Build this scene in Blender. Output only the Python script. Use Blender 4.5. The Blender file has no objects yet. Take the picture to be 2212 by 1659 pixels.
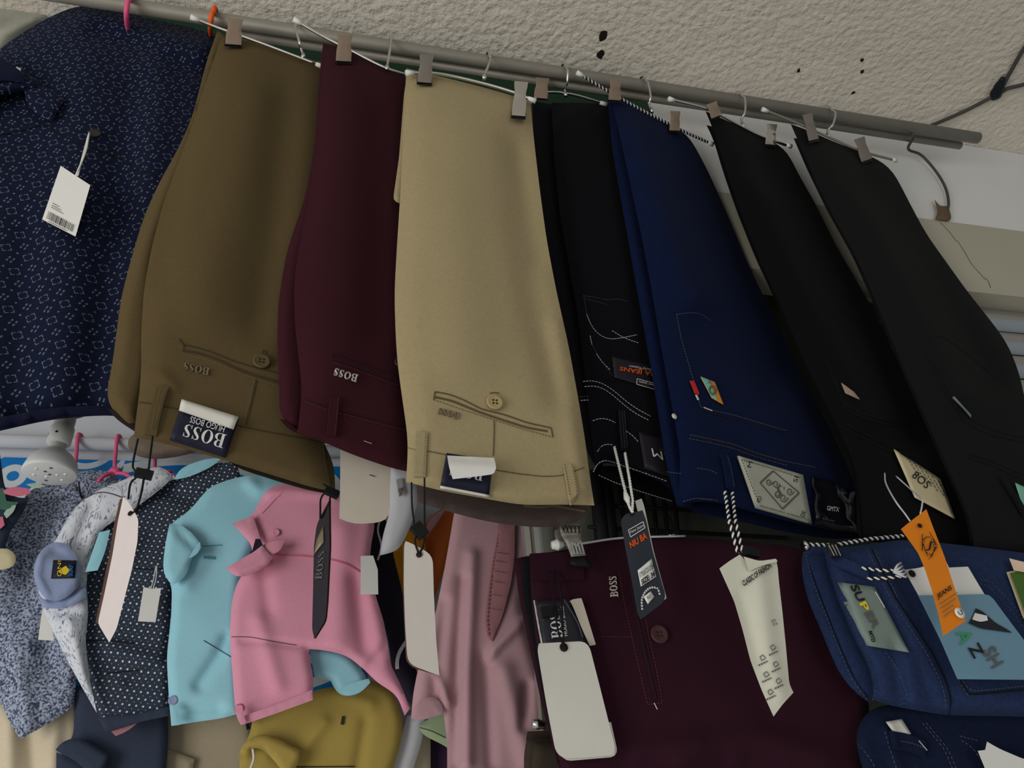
import bpy, math, random
import numpy as np
from mathutils import Vector, Matrix
from mathutils.bvhtree import BVHTree
from mathutils.geometry import delaunay_2d_cdt
random.seed(4); rng = np.random.default_rng(4)
S = bpy.context.scene; COL = S.collection
# ------------------------------------------------------------------ camera
FPX = 1661.0; CX, CY = 1106.0, 829.5; EYE = np.array([0., 0., 1.5])
_u = np.array([870-CX, CY+1600, -FPX]); _u /= np.linalg.norm(_u)          # world up in the camera's axes
_f = np.array([0, 0, -1.]); _y = _f-_f.dot(_u)*_u; _y /= np.linalg.norm(_y)
RW = np.array([np.cross(_y, _u), _y, _u])
cam = bpy.data.cameras.new('camera'); camo = bpy.data.objects.new('camera', cam); COL.objects.link(camo)
cam.sensor_fit = 'HORIZONTAL'; cam.sensor_width = 36; cam.lens = FPX/2212*36; cam.clip_start = .02
camo.matrix_world = Matrix.Translation(EYE.tolist()) @ Matrix(RW.tolist()).to_4x4()
S.camera = camo
# ------------------------------------------------------------------ light and exposure
S.view_settings.view_transform = 'Standard'; S.view_settings.look = 'None'; S.view_settings.exposure = 0; S.view_settings.gamma = 1
S.view_settings.use_curve_mapping = False
w = bpy.data.worlds.new('world'); S.world = w; w.use_nodes = True
w.node_tree.nodes['Background'].inputs[0].default_value = (.80, .90, 1, 1)
w.node_tree.nodes['Background'].inputs[1].default_value = .28
def area(name, loc, target, size, sy, power, col):
    l = bpy.data.lights.new(name, 'AREA'); l.shape = 'RECTANGLE'; l.size = size; l.size_y = sy; l.energy = power; l.color = col
    o = bpy.data.objects.new(name, l); COL.objects.link(o); o.location = loc
    o.rotation_euler = (Vector(target)-Vector(loc)).to_track_quat('-Z', 'Y').to_euler(); return o
area('doorway_left_offscreen', (-2.0, -1.5, 1.0), (.1, .9, 1.6), 1.6, 2.0, 52, (1, .97, .92))
area('ceiling_fill_right_offscreen', (1.2, -2.6, 1.0), (.9, 1.0, 2.6), 1.6, 2.0, 15, (1, .95, .86))  # added unseen light that brightens the right side of the ceiling
# ------------------------------------------------------------------ geometry helpers
def ray(px, py):
    px = np.asarray(px, float); py = np.asarray(py, float)
    return np.stack([px-CX, CY-py, -FPX*np.ones_like(px)], -1) @ RW.T
def onz(px, py, z):                       # point of a level plane, z above the floor
    d = ray(px, py); return EYE+d*((z-EYE[2])/d[..., 2:3] if d.ndim > 1 else (z-EYE[2])/d[2])
class Plane:                              # an upright plane through a point, az = heading of its level direction
    def __init__(s, p, az):
        s.p = np.array(p, float); a = math.radians(az); s.az = az
        s.a = np.array([math.cos(a), math.sin(a), 0]); s.n = np.array([s.a[1], -s.a[0], 0])
        if s.n.dot(EYE-s.p) < 0: s.n = -s.n
    def hit(s, px, py, off=0.):
        d = ray(px, py); t = ((s.p-EYE).dot(s.n)+np.asarray(off))/(d @ s.n)
        return EYE+d*np.asarray(t)[..., None]
    def uv(s, P): return np.stack([(P-s.p) @ s.a, P[..., 2]-s.p[2]], -1)
    def back(s, m): return Plane(s.p-s.n*m, s.az)
    def turned(s, px, py, daz, off=0.): return Plane(s.hit(px, py, off), s.az+daz)
def hang(a, b, z):                        # plane of a hanger bar whose ends are a and b, at height z
    p, q = onz(*a, z), onz(*b, z); return Plane(p, math.degrees(math.atan2(q[1]-p[1], q[0]-p[0])))
LOC = {}
def mk(name, verts, faces, mat, parent=None, uv=None, smooth=False):
    V = np.asarray(verts, float)
    loc = LOC[parent.name] if parent else V.mean(0)
    me = bpy.data.meshes.new(name); me.from_pydata((V-loc).tolist(), [], [list(map(int, f)) for f in faces]); me.update()
    if uv is not None:
        l = me.uv_layers.new(name='UVMap'); vi = np.zeros(len(me.loops), int); me.loops.foreach_get('vertex_index', vi)
        l.data.foreach_set('uv', np.asarray(uv, float)[vi].ravel())
    if smooth: me.polygons.foreach_set('use_smooth', [True]*len(me.polygons))
    if mat: me.materials.append(mat)
    o = bpy.data.objects.new(name, me); COL.objects.link(o)
    if parent: o.parent = parent
    else: o.location = loc
    LOC[o.name] = np.array(loc); return o
def thing(name, label, cat, loc, group=None):
    o = bpy.data.objects.new(name, None); COL.objects.link(o); o.location = [float(x) for x in loc]; o.empty_display_size = .03
    LOC[o.name] = np.array(loc, float); return tag(o, label, cat, group)
def tag(o, label=None, cat=None, group=None, kind=None):
    for k, v in (('label', label), ('category', cat), ('group', group), ('kind', kind)):
        if v: o[k] = v
    return o
def dens(pts, step, closed=False):
    P = np.asarray(pts, float); out = []
    n = len(P); m = n if closed else n-1
    for i in range(m):
        a, b = P[i], P[(i+1) % n]; k = max(1, int(np.linalg.norm(b-a)/step))
        for j in range(k): out.append(a+(b-a)*j/k)
    if not closed: out.append(P[-1])
    return np.array(out)
def smooth_line(Q, closed, it=6, lim=.55):
    Q = Q.copy(); n = len(Q)
    a = Q-np.roll(Q, 1, 0); b = np.roll(Q, -1, 0)-Q
    cs = (a*b).sum(1)/np.maximum(np.linalg.norm(a, axis=1)*np.linalg.norm(b, axis=1), 1e-9)
    fix = cs < lim
    if not closed: fix[0] = fix[-1] = True
    for _ in range(it):
        M = .25*np.roll(Q, 1, 0)+.5*Q+.25*np.roll(Q, -1, 0); Q[~fix] = M[~fix]
    return Q
def dist_line(P, L, closed=False):
    L = np.asarray(L, float); A = L if closed else L[:-1]; B = np.roll(L, -1, 0) if closed else L[1:]
    D = np.full(len(P), 1e9)
    for a, b in zip(A, B):
        ab = b-a; t = np.clip(((P-a) @ ab)/max(ab @ ab, 1e-9), 0, 1)
        D = np.minimum(D, np.linalg.norm(P-a-t[:, None]*ab, axis=1))
    return D
def inside(P, L):
    x, y = P[:, 0], P[:, 1]; c = np.zeros(len(P), bool)
    for a, b in zip(L, np.roll(L, -1, 0)):
        k = ((a[1] > y) != (b[1] > y)); c ^= k & (x < (b[0]-a[0])*(y-a[1])/(b[1]-a[1]+1e-12)+a[0])
    return c
_ph = rng.uniform(0, 6.28, (6, 2)); _fr = rng.normal(0, 1, (6, 2))
def wob(P, sc):
    return sum(np.sin((P/sc) @ _fr[i]+_ph[i, 0]) for i in range(6))/6
class Surf:
    def __init__(s, obj, V, F, pl): s.o = obj; s.pl = pl; s.b = BVHTree.FromPolygons(V.tolist(), F)
    def pt(s, px, py, off=.0008):
        d = ray(px, py); h = s.b.ray_cast(Vector(EYE), Vector(d).normalized())[0]
        p = np.array(h) if h is not None else None
        if p is None:
            q = s.pl.hit(px, py); h = s.b.find_nearest(Vector(q))[0]
            t = (np.array(h)-EYE) @ s.pl.n/(d @ s.pl.n); p = EYE+d*t
        return p+s.pl.n*off
    def pts(s, L, off=.0008): return np.array([s.pt(x, y, off) for x, y in L])
def blob(name, outline, pl, mat, parent=None, thick=.02, rpx=16, folds=(), noise=(0., 60.), step=13, off=0., sm=6, uvrot=0., lim=.55, sides=None, flat=None):
    """A cloth or card piece: outline on an upright plane, pillowed to its real thickness, with folds in relief."""
    B = smooth_line(dens(outline, step, True), True, sm, lim); n = len(B)
    lo, hi = B.min(0), B.max(0); gx, gy = np.meshgrid(np.arange(lo[0], hi[0], step), np.arange(lo[1], hi[1], step*.87))
    gx[1::2] += step/2; G = np.stack([gx.ravel(), gy.ravel()], 1); G += rng.uniform(-.08, .08, G.shape)*step
    G = G[inside(G, B)]
    if len(G): G = G[dist_line(G, B, True) > step*.45]
    P = np.vstack([B, G]) if len(G) else B
    vs, _, fs, ov, _, _ = delaunay_2d_cdt([Vector(p) for p in P], [], [list(range(n))], 1, 1e-4)
    P2 = np.array([list(v) for v in vs]); edge = np.array([any(i < n for i in o) or not o for o in ov])
    d = dist_line(P2, B, True); d[edge] = 0
    q = np.clip(d/rpx, 0, 1)
    if sides: q = np.clip(np.minimum(np.min([dist_line(P2, L) for L in sides], 0)/rpx, d/20), 0, 1)
    g = 1-(1-q)**2; e = min(.0015, thick/2)
    rel = np.zeros(len(P2))
    for L, wd, amp in folds: rel += amp*np.exp(-(dist_line(P2, L)/wd)**2)
    if noise[0]: rel += noise[0]*wob(P2, noise[1])
    if flat: rel *= np.clip(dist_line(P2, flat)/110, 0, 1)      # a clamped hem hangs flat
    V1 = pl.hit(P2[:, 0], P2[:, 1], off+e+(thick/2-e)*g+rel); m = len(P2)
    F1 = [tuple(f) for f in fs]
    if F1:                                   # make the faces look at the camera
        a, b, c = (V1[i] for i in F1[0])
        if np.cross(b-a, c-a).dot(pl.n) < 0: F1 = [f[::-1] for f in F1]
    V2 = pl.hit(P2[:, 0], P2[:, 1], off-e-(thick/2-e)*g+rel)
    E_ = set((f[i], f[(i+1) % 3]) for f in F1 for i in range(3)); rim = [x for x in E_ if (x[1], x[0]) not in E_]
    ri = sorted(set(i for x in rim for i in x)); rm = {v: k for k, v in enumerate(ri)}; nr = len(ri)
    V = np.vstack([V1, V2, V1[ri], V2[ri]])
    F = F1+[tuple(i+m for i in f[::-1]) for f in F1]+[(2*m+rm[i], 2*m+nr+rm[i], 2*m+nr+rm[j], 2*m+rm[j]) for i, j in rim]
    UV = pl.uv(V)
    if uvrot: c, s_ = math.cos(uvrot), math.sin(uvrot); UV = UV @ np.array([[c, s_], [-s_, c]])
    o = mk(name, V, F, mat, parent, UV, True)
    return Surf(o, V1, F1, pl)
def strip(name, sf, L, width, mat, parent, off=.001, th=.0008, dash=None, step=7, sm=3):
    """A narrow band lying on a cloth (seam, stitches, belt loop, tape)."""
    Q = smooth_line(dens(L, step), False, sm); W = sf.pts(Q, off); T = np.gradient(W, axis=0); N = sf.pl.n
    Sd = np.cross(T, N); Sd /= np.maximum(np.linalg.norm(Sd, axis=1), 1e-9)[:, None]; Sd *= width/2
    V, F = [], []
    def run(i0, i1, W, Sd):
        b = len(V); k = len(W)
        for i in range(k): V.extend([W[i]-Sd[i], W[i]-Sd[i]+N*th, W[i]+Sd[i]+N*th, W[i]+Sd[i]])
        for i in range(k-1):
            for j in range(4): F.append((b+4*i+j, b+4*i+4+j, b+4*i+4+(j+1) % 4, b+4*i+(j+1) % 4))
        F.append((b, b+1, b+2, b+3)); F.append(tuple(b+4*(k-1)+j for j in (3, 2, 1, 0)))
    if dash:
        s = np.r_[0, np.cumsum(np.linalg.norm(np.diff(W, axis=0), axis=1))]; t = 0
        ip = lambda A, x: np.stack([np.interp(x, s, A[:, k]) for k in range(3)], -1)
        while t < s[-1]:
            e = min(t+dash[0], s[-1]); x = np.array([t, e]); run(0, 1, ip(W, x), ip(Sd, x)); t += dash[0]+dash[1]
    else: run(0, 1, W, Sd)
    return mk(name, V, F, mat, parent)
def sheet(name, sf, quad, mat, parent, off=.002, th=.0008, n=10, bulge=None, uvscale=1.):
    """A label: bilinear patch over four corners (bl, br, tr, tl seen upright), lying on the cloth."""
    q = np.asarray(quad, float); V1, UV = [], []
    for j in range(n+1):
        for i in range(n+1):
            u, v = i/n, j/n; p = q[0]*(1-u)*(1-v)+q[1]*u*(1-v)+q[2]*u*v+q[3]*(1-u)*v
            V1.append(sf.pt(p[0], p[1], off+(bulge(u, v) if bulge else 0))); UV.append((u*uvscale, v*uvscale))
    return slab(name, np.array(V1), n, n, sf.pl.n, th, mat, parent, UV)
def slab(name, V1, nu, nv, N, th, mat, parent, UV=None):
    a = V1[1]-V1[0]; b = V1[nu+1]-V1[0]; flip = np.cross(a, b).dot(N) < 0
    m = len(V1); V = np.vstack([V1+N*th, V1]); F = []
    id_ = lambda i, j: j*(nu+1)+i
    for j in range(nv):
        for i in range(nu):
            f = (id_(i, j), id_(i+1, j), id_(i+1, j+1), id_(i, j+1)); f = f[::-1] if flip else f
            F.append(f); F.append(tuple(x+m for x in f[::-1]))
    ring = [id_(i, 0) for i in range(nu)]+[id_(nu, j) for j in range(nv)]+[id_(i, nv) for i in range(nu, 0, -1)]+[id_(0, j) for j in range(nv, 0, -1)]
    for a, b in zip(ring, ring[1:]+ring[:1]):
        f = (a, a+m, b+m, b); F.append(f[::-1] if flip else f)
    return mk(name, V, F, mat, parent, None if UV is None else UV+UV, True)
def tube(name, pts, r, mat, parent=None, n=8, sub=6, smooth=True):
    P = np.asarray(pts, float)
    if smooth and len(P) > 2:                # Catmull-Rom
        Q = np.vstack([2*P[0]-P[1], P, 2*P[-1]-P[-2]]); out = []
        for i in range(1, len(Q)-2):
            for k in range(sub):
                t = k/sub; a, b, c, d = Q[i-1:i+3]
                out.append(.5*(2*b+(c-a)*t+(2*a-5*b+4*c-d)*t*t+(3*b-a-3*c+d)*t**3))
        out.append(P[-1]); P = np.array(out)
    T = np.gradient(P, axis=0); T /= np.maximum(np.linalg.norm(T, axis=1), 1e-9)[:, None]
    up = np.array([0, 0, 1.]) if abs(T[0][2]) < .9 else np.array([1., 0, 0]); V, F = [], []
    R = np.broadcast_to(np.asarray(r, float), (len(P),)) if np.ndim(r) == 0 else np.interp(np.linspace(0, 1, len(P)), np.linspace(0, 1, len(r)), r)
    for i in range(len(P)):
        x = np.cross(T[i], up); x /= max(np.linalg.norm(x), 1e-9); y = np.cross(x, T[i]); up = y
        for k in range(n):
            a = 2*math.pi*k/n; V.append(P[i]+R[i]*(x*math.cos(a)+y*math.sin(a)))
    for i in range(len(P)-1):
        for k in range(n): F.append((i*n+k, i*n+n+k, i*n+n+(k+1) % n, i*n+(k+1) % n))
    F.append(tuple(range(n))); F.append(tuple(len(V)-1-k for k in range(n)))
    return mk(name, V, F, mat, parent, None, True)
def lathe(name, prof, c, axis, mat, parent=None, n=24, UV=False):
    ax = np.asarray(axis, float); ax /= np.linalg.norm(ax)
    x = np.cross(ax, [0, 0, 1.] if abs(ax[2]) < .9 else [1., 0, 0]); x /= np.linalg.norm(x); y = np.cross(ax, x); V, F = [], []
    for r, h in prof:
        for k in range(n):
            a = 2*math.pi*k/n; V.append(np.asarray(c)+ax*h+r*(x*math.cos(a)+y*math.sin(a)))
    for i in range(len(prof)-1):
        for k in range(n): F.append((i*n+k, i*n+(k+1) % n, i*n+n+(k+1) % n, i*n+n+k))
    F.append(tuple(range(n))[::-1]); F.append(tuple((len(prof)-1)*n+k for k in range(n)))
    return mk(name, V, F, mat, parent, None, True)
def box(name, c, a, b, d, mat, parent=None):   # half-vectors a, b, d
    c, a, b, d = (np.asarray(t, float) for t in (c, a, b, d))
    V = [c+i*a+j*b+k*d for i in (-1, 1) for j in (-1, 1) for k in (-1, 1)]
    if np.cross(a, b).dot(d) < 0: V = V[4:]+V[:4]
    return mk(name, V, [(0, 1, 3, 2), (4, 6, 7, 5), (0, 4, 5, 1), (2, 3, 7, 6), (0, 2, 6, 4), (1, 5, 7, 3)], mat, parent)
# ------------------------------------------------------------------ lettering
def text_mesh(s, bold=0.):
    c = bpy.data.curves.new('lettering_source', 'FONT'); c.body = s; c.resolution_u = 3; c.offset = bold
    o = bpy.data.objects.new('lettering_source', c); COL.objects.link(o)
    me = bpy.data.meshes.new_from_object(o.evaluated_get(bpy.context.evaluated_depsgraph_get()))
    V = np.array([v.co[:2] for v in me.vertices]); F = [tuple(p.vertices) for p in me.polygons]
    bpy.data.objects.remove(o); bpy.data.curves.remove(c); bpy.data.meshes.remove(me)
    return V, F
def serif_word(wd):
    """Heavy-contrast serif capitals drawn as polygons (B, O, S)."""
    V, F, x = [], [], 0.
    def quadstrip(A, B):
        b = len(V); V.extend([p for ab in zip(A, B) for p in ab])
        for i in range(len(A)-1): F.append((b+2*i, b+2*i+1, b+2*i+3, b+2*i+2))
    def rect(x0, y0, x1, y1): quadstrip([(x0, y0), (x1, y0)], [(x0, y1), (x1, y1)])
    for ch in wd:
        if ch == 'O':
            t = np.linspace(0, 2*math.pi, 29); quadstrip([(x+.42+.42*math.cos(a), .5+.5*math.sin(a)) for a in t], [(x+.42+.21*math.cos(a), .5+.46*math.sin(a)) for a in t]); x += .95
        elif ch == 'B':
            rect(x+.1, 0, x+.31, 1); rect(x, 0, x+.45, .045); rect(x, .955, x+.45, 1); rect(x+.3, .50, x+.45, .545)
            t = np.linspace(-math.pi/2, math.pi/2, 13)
            for cy, h, wx in ((.77, .23, .27), (.265, .265, .34)):
                quadstrip([(x+.45+wx*math.cos(a), cy+h*math.sin(a)) for a in t], [(x+.45+(wx-.19)*math.cos(a), cy+(h-.045)*math.sin(a)) for a in t])
            x += .9
        elif ch == 'S':
            C = np.array([(.50, .80), (.42, .93), (.27, .965), (.13, .88), (.13, .74), (.24, .61), (.38, .48), (.49, .34), (.48, .16), (.34, .035), (.20, .05), (.08, .16)])
            Wd = np.array([.03, .03, .05, .12, .16, .19, .20, .19, .14, .06, .03, .03]); C = C*[1, 1]; T = np.gradient(C, axis=0); T /= np.linalg.norm(T, axis=1)[:, None]
            Nn = np.stack([-T[:, 1], T[:, 0]], 1)*Wd[:, None]/2
            quadstrip([(x+p[0], p[1]) for p in C+Nn], [(x+p[0], p[1]) for p in C-Nn]); rect(x+.49, .70, x+.53, .99); rect(x+.05, 0, x+.09, .28); x += .68
    return np.array(V), F
def letters(name, sf, s, quad, mat, parent, off=.0035, ext=0., serif=False, bold=0.):
    """Print or raised lettering: text box mapped to four corners (bottom-left, bottom-right, top-right, top-left of the word)."""
    V, F = serif_word(s) if serif else text_mesh(s, bold)
    lo, hi = V.min(0), V.max(0); U = (V-lo)/np.maximum(hi-lo, 1e-6); q = np.asarray(quad, float)
    P = [q[0]*(1-u)*(1-v)+q[1]*u*(1-v)+q[2]*u*v+q[3]*(1-u)*v for u, v in U]
    W = sf.pts(P, off)
    a, b, c = (W[i] for i in F[0][:3])
    if np.cross(b-a, c-a).dot(sf.pl.n) < 0: F = [f[::-1] for f in F]
    if ext:
        n = len(W); E = {}
        for f in F:
            for i, j in zip(f, f[1:]+f[:1]): E[(i, j)] = 1
        G = list(F)
        W2 = np.vstack([W+sf.pl.n*ext, W])
        for (i, j) in E:
            if (j, i) not in E: G.append((i, i+n, j+n, j))
        W, F = W2, G
    return mk(name, W, F, mat, parent)
def box_quad(cx, cy, ang, wd, h):
    """corners bl, br, tr, tl of a word centred at (cx, cy), written at ang degrees (0 = left to right, y down)."""
    a = math.radians(ang); r = np.array([math.cos(a), math.sin(a)])*wd/2; u = np.array([math.sin(a), -math.cos(a)])*h/2; c = np.array([cx, cy])
    return [c-r-u, c+r-u, c+r+u, c-r+u]
# ------------------------------------------------------------------ materials
class E:                                     # small wrapper: maths on shader sockets
    def __init__(s, nt, k): s.nt = nt; s.k = k
    def _m(s, op, *o):
        n = s.nt.nodes.new('ShaderNodeMath'); n.operation = op
        for i, v in enumerate((s,)+o):
            if isinstance(v, E): s.nt.links.new(v.k, n.inputs[i])
            else: n.inputs[i].default_value = v
        return E(s.nt, n.outputs[0])
    def __add__(s, o): return s._m('ADD', o)
    def __sub__(s, o): return s._m('SUBTRACT', o)
    def __mul__(s, o): return s._m('MULTIPLY', o)
    def __lt__(s, o): return s._m('LESS_THAN', o)
    def __gt__(s, o): return s._m('GREATER_THAN', o)
    def fr(s): return s._m('FRACT')
    def ab(s): return s._m('ABSOLUTE')
    def sq(s): return s._m('SQRT')
    def mx(s, o): return s._m('MAXIMUM', o)
    def mn(s, o): return s._m('MINIMUM', o)
    def fl(s): return s._m('FLOOR')
def lin(c): return tuple((x/12.92 if x <= .04045 else ((x+.055)/1.055)**2.4) for x in (v/255 for v in c))
def mat(name, col, rough=.9, metal=0., noise=.15, nscale=60., bump=.2, bscale=900., spec=.25, sheen=0., emit=0., coord='Object', trans=0., bdist=.002):
    m = bpy.data.materials.new(name); m.use_nodes = True; nt = m.node_tree; b = nt.nodes['Principled BSDF']
    b.inputs['Roughness'].default_value = rough; b.inputs['Metallic'].default_value = metal; b.inputs['Specular IOR Level'].default_value = spec
    c = (*lin(col), 1); tc = nt.nodes.new('ShaderNodeTexCoord')
    if noise:
        t = nt.nodes.new('ShaderNodeTexNoise'); t.inputs['Scale'].default_value = nscale; t.inputs['Detail'].default_value = 4
        nt.links.new(tc.outputs[coord], t.inputs['Vector']); r = nt.nodes.new('ShaderNodeMixRGB')
        r.inputs[1].default_value = (*[x*(1-noise) for x in c[:3]], 1); r.inputs[2].default_value = (*[min(1, x*(1+noise)) for x in c[:3]], 1)
        nt.links.new(t.outputs[0], r.inputs[0]); nt.links.new(r.outputs[0], b.inputs['Base Color']); m['mix'] = r.name
    else: b.inputs['Base Color'].default_value = c
    if bump:
        t = nt.nodes.new('ShaderNodeTexNoise'); t.inputs['Scale'].default_value = bscale; t.inputs['Detail'].default_value = 3
        nt.links.new(tc.outputs[coord], t.inputs['Vector']); bp = nt.nodes.new('ShaderNodeBump'); bp.inputs['Strength'].default_value = bump; bp.inputs['Distance'].default_value = bdist
        nt.links.new(t.outputs[0], bp.inputs['Height']); nt.links.new(bp.outputs[0], b.inputs['Normal'])
    if sheen: b.inputs['Sheen Weight'].default_value = sheen; b.inputs['Sheen Roughness'].default_value = .4
    if emit: b.inputs['Emission Color'].default_value = c; b.inputs['Emission Strength'].default_value = emit
    if trans: b.inputs['Transmission Weight'].default_value = trans
    return m
def cloth(name, col, noise=.12, sheen=.02, bump=.25, **k): return mat(name, col, .95, 0, noise, 220, bump, 1500, .08, sheen, **k)
def over(m, mask_fn, col, amount=1.):
    """print a pattern (mask from cloth coordinates in metres) over a cloth"""
    nt = m.node_tree; b = nt.nodes['Principled BSDF']; uvn = nt.nodes.new('ShaderNodeUVMap'); sp = nt.nodes.new('ShaderNodeSeparateXYZ')
    nt.links.new(uvn.outputs[0], sp.inputs[0]); mask = mask_fn(E(nt, sp.outputs[0]), E(nt, sp.outputs[1]))*amount
    mx = nt.nodes.new('ShaderNodeMixRGB'); old = b.inputs['Base Color'].links[0].from_socket
    nt.links.new(old, mx.inputs[1]); mx.inputs[2].default_value = (*lin(col), 1); nt.links.new(mask.k, mx.inputs[0]); nt.links.new(mx.outputs[0], b.inputs['Base Color'])
    return m
# ------------------------------------------------------------------ material palette
M = {}
M['ceiling'] = mat('ceiling_plaster', (222, 214, 202), .95, noise=.10, nscale=20, bump=.8, bscale=75, spec=.1, bdist=.008)
M['white_wall'] = mat('white_paint', (222, 223, 221), .7, noise=.04, nscale=6, bump=.05, bscale=60)
M['far_wall'] = mat('far_white_paint', (196, 200, 208), .8, noise=.06, nscale=5, bump=.05, bscale=60)
M['cream'] = mat('cream_paint', (176, 172, 156), .7, noise=.06, nscale=8, bump=.05, bscale=60)
M['grey_wall'] = mat('grey_green_wall', (92, 95, 84), .8, noise=.1, nscale=9)
M['floor'] = mat('floor_tile', (205, 200, 190), .6)
M['green_board'] = mat('dark_green_paint', (18, 60, 38), .5, noise=.1)
M['steel'] = mat('dull_steel', (142, 138, 128), .55, .3, .12, 40, .05)
M['alu'] = mat('aluminium', (190, 192, 190), .3, .9, .05, 30, .03)
M['chrome'] = mat('chrome', (215, 215, 215), .18, 1, 0, bump=0)
M['clip_beige'] = mat('beige_clip_enamel', (150, 132, 116), .5, .1, .06)
M['clip_grey'] = mat('grey_clip_enamel', (134, 127, 120), .5, .2, .06)
M['rubber'] = mat('black_rubber', (14, 14, 15), .6, bump=.1)
M['white_plastic'] = mat('white_plastic', (225, 225, 220), .4, noise=.02, bump=0)
M['lamp_plastic'] = mat('lamp_plastic', (206, 208, 208), .4, noise=.02, bump=0)
M['pink_plastic'] = mat('pink_plastic', (226, 92, 138), .4, noise=.04, bump=0)
M['orange_plastic'] = mat('orange_plastic', (235, 96, 24), .45, noise=.04, bump=0)
M['green_plastic'] = mat('green_plastic', (30, 130, 60), .5, noise=.04, bump=0)
M['dark'] = mat('dark_hole', (30, 26, 22), .9)
M['cable'] = mat('grey_cable', (74, 72, 68), .7)
M['tape'] = mat('black_tape', (22, 26, 36), .4)
M['rust'] = mat('rusty_bracket', (104, 84, 66), .8, noise=.3)
M['olive'] = cloth('olive_twill', (93, 79, 53))
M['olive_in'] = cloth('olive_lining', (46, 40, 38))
M['maroon'] = cloth('maroon_twill', (55, 24, 32))
M['khaki'] = cloth('khaki_twill', (160, 146, 112))
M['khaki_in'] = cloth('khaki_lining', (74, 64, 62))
M['blackdenim'] = cloth('black_denim', (19, 20, 25), .35)
M['bluedenim'] = cloth('blue_denim', (13, 24, 55), .3)
M['bluedenim_dk'] = cloth('blue_denim_shaded', (12, 19, 40), .25)  # shaded copy of the blue denim; no part wears it
M['black'] = cloth('black_cotton', (14, 13, 15), .2)
M['charcoal'] = cloth('charcoal_cotton', (23, 24, 25), .2)
M['wash'] = cloth('washed_denim', (38, 52, 86), .4)
M['wash_dk'] = cloth('dark_washed_denim', (24, 32, 56), .35)
M['brown'] = cloth('brown_twill', (62, 54, 46))
M['maroon_dk'] = cloth('dark_maroon_twill', (37, 17, 23))
M['plum'] = cloth('plum_twill', (48, 22, 34))
M['thread_w'] = mat('white_thread', (196, 198, 205), .8, bump=0)
M['thread_g'] = mat('grey_thread', (84, 88, 104), .8, bump=0)
M['thread_o'] = mat('olive_thread', (122, 106, 76), .8, bump=0)
M['thread_k'] = mat('khaki_thread', (196, 182, 146), .8, bump=0)
M['thread_m'] = mat('maroon_thread', (92, 48, 52), .8, bump=0)
M['thread_b'] = mat('dark_thread', (16, 15, 18), .8, bump=0)
M['seam_o'] = mat('olive_seam', (66, 55, 38), .9, bump=0)
M['seam_k'] = mat('khaki_seam', (92, 78, 54), .9, bump=0)
M['seam_m'] = mat('maroon_seam', (38, 15, 24), .9, bump=0)
M['navy_label'] = mat('navy_label', (26, 29, 48), .55, noise=.05, bump=.05)
M['white_card'] = mat('white_card', (214, 212, 204), .6, noise=.03, bump=.04)
M['paper'] = mat('white_paper', (226, 226, 222), .7, noise=.03, bump=.04)
M['beige_card'] = mat('beige_card', (192, 184, 170), .7, noise=.05, bump=.05)
M['grey_card'] = mat('grey_card', (182, 177, 172), .65, noise=.04, bump=.05)
M['tan_card'] = mat('tan_card', (216, 206, 206), .55, noise=.05, bump=.05)
M['brown_edge'] = mat('brown_card_edge', (84, 58, 48), .7)
M['black_card'] = mat('black_card', (40, 38, 46), .4, noise=.05, bump=.03)
M['slate_card'] = mat('slate_card', (48, 53, 62), .3, noise=.1, nscale=25, bump=.02)
M['orange_card'] = mat('orange_card', (222, 128, 22), .55, noise=.05, bump=.05)
M['fabric_tag'] = mat('cream_fabric_tag', (206, 206, 190), .7, noise=.04, bump=.15)
M['leather'] = mat('grey_leather', (168, 170, 156), .55, noise=.08, bump=.2)
M['cream_label'] = mat('cream_label', (208, 196, 160), .7, noise=.06, bump=.1)
M['sage_label'] = mat('sage_label', (118, 134, 128), .5, noise=.12, nscale=20, bump=.1)
M['foil'] = mat('black_foil', (26, 26, 32), .18, .3, .1, 60, .1, 90, .6)
M['ink'] = mat('black_ink', (28, 28, 30), .7, noise=0, bump=0)
M['ink_grey'] = mat('grey_ink', (92, 92, 90), .7, noise=0, bump=0)
M['ink_white'] = mat('white_ink', (222, 222, 222), .6, noise=0, bump=0)
M['ink_orange'] = mat('orange_ink', (226, 92, 28), .6, noise=0, bump=0)
M['ink_green'] = mat('green_ink', (60, 150, 96), .6, noise=0, bump=0)
M['ink_yellow'] = mat('yellow_ink', (226, 196, 44), .6, noise=0, bump=0)
M['ink_blue'] = mat('blue_ink', (44, 128, 196), .6, noise=0, bump=0)
M['mint'] = mat('mint_label', (130, 190, 170), .6, bump=.05)
M['orange_label'] = mat('orange_label', (206, 136, 42), .6, bump=.05)
M['red'] = mat('red_tab', (196, 40, 36), .6, bump=.05)
M['silver'] = mat('silver_letters', (205, 197, 188), .4, .15, .1, 80, .05)
M['gunmetal'] = mat('gunmetal_letters', (128, 116, 96), .4, .3, .1, 80, .05)
M['btn_o'] = mat('olive_button', (92, 78, 52), .4, noise=.1, bump=0)
M['btn_k'] = mat('khaki_button', (166, 146, 104), .4, noise=.1, bump=0)
M['btn_m'] = mat('maroon_button', (70, 44, 46), .4, noise=.1, bump=0)
M['picture'] = mat('blue_picture_card', (108, 146, 168), .3, noise=.18, nscale=9, bump=.02)
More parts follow.
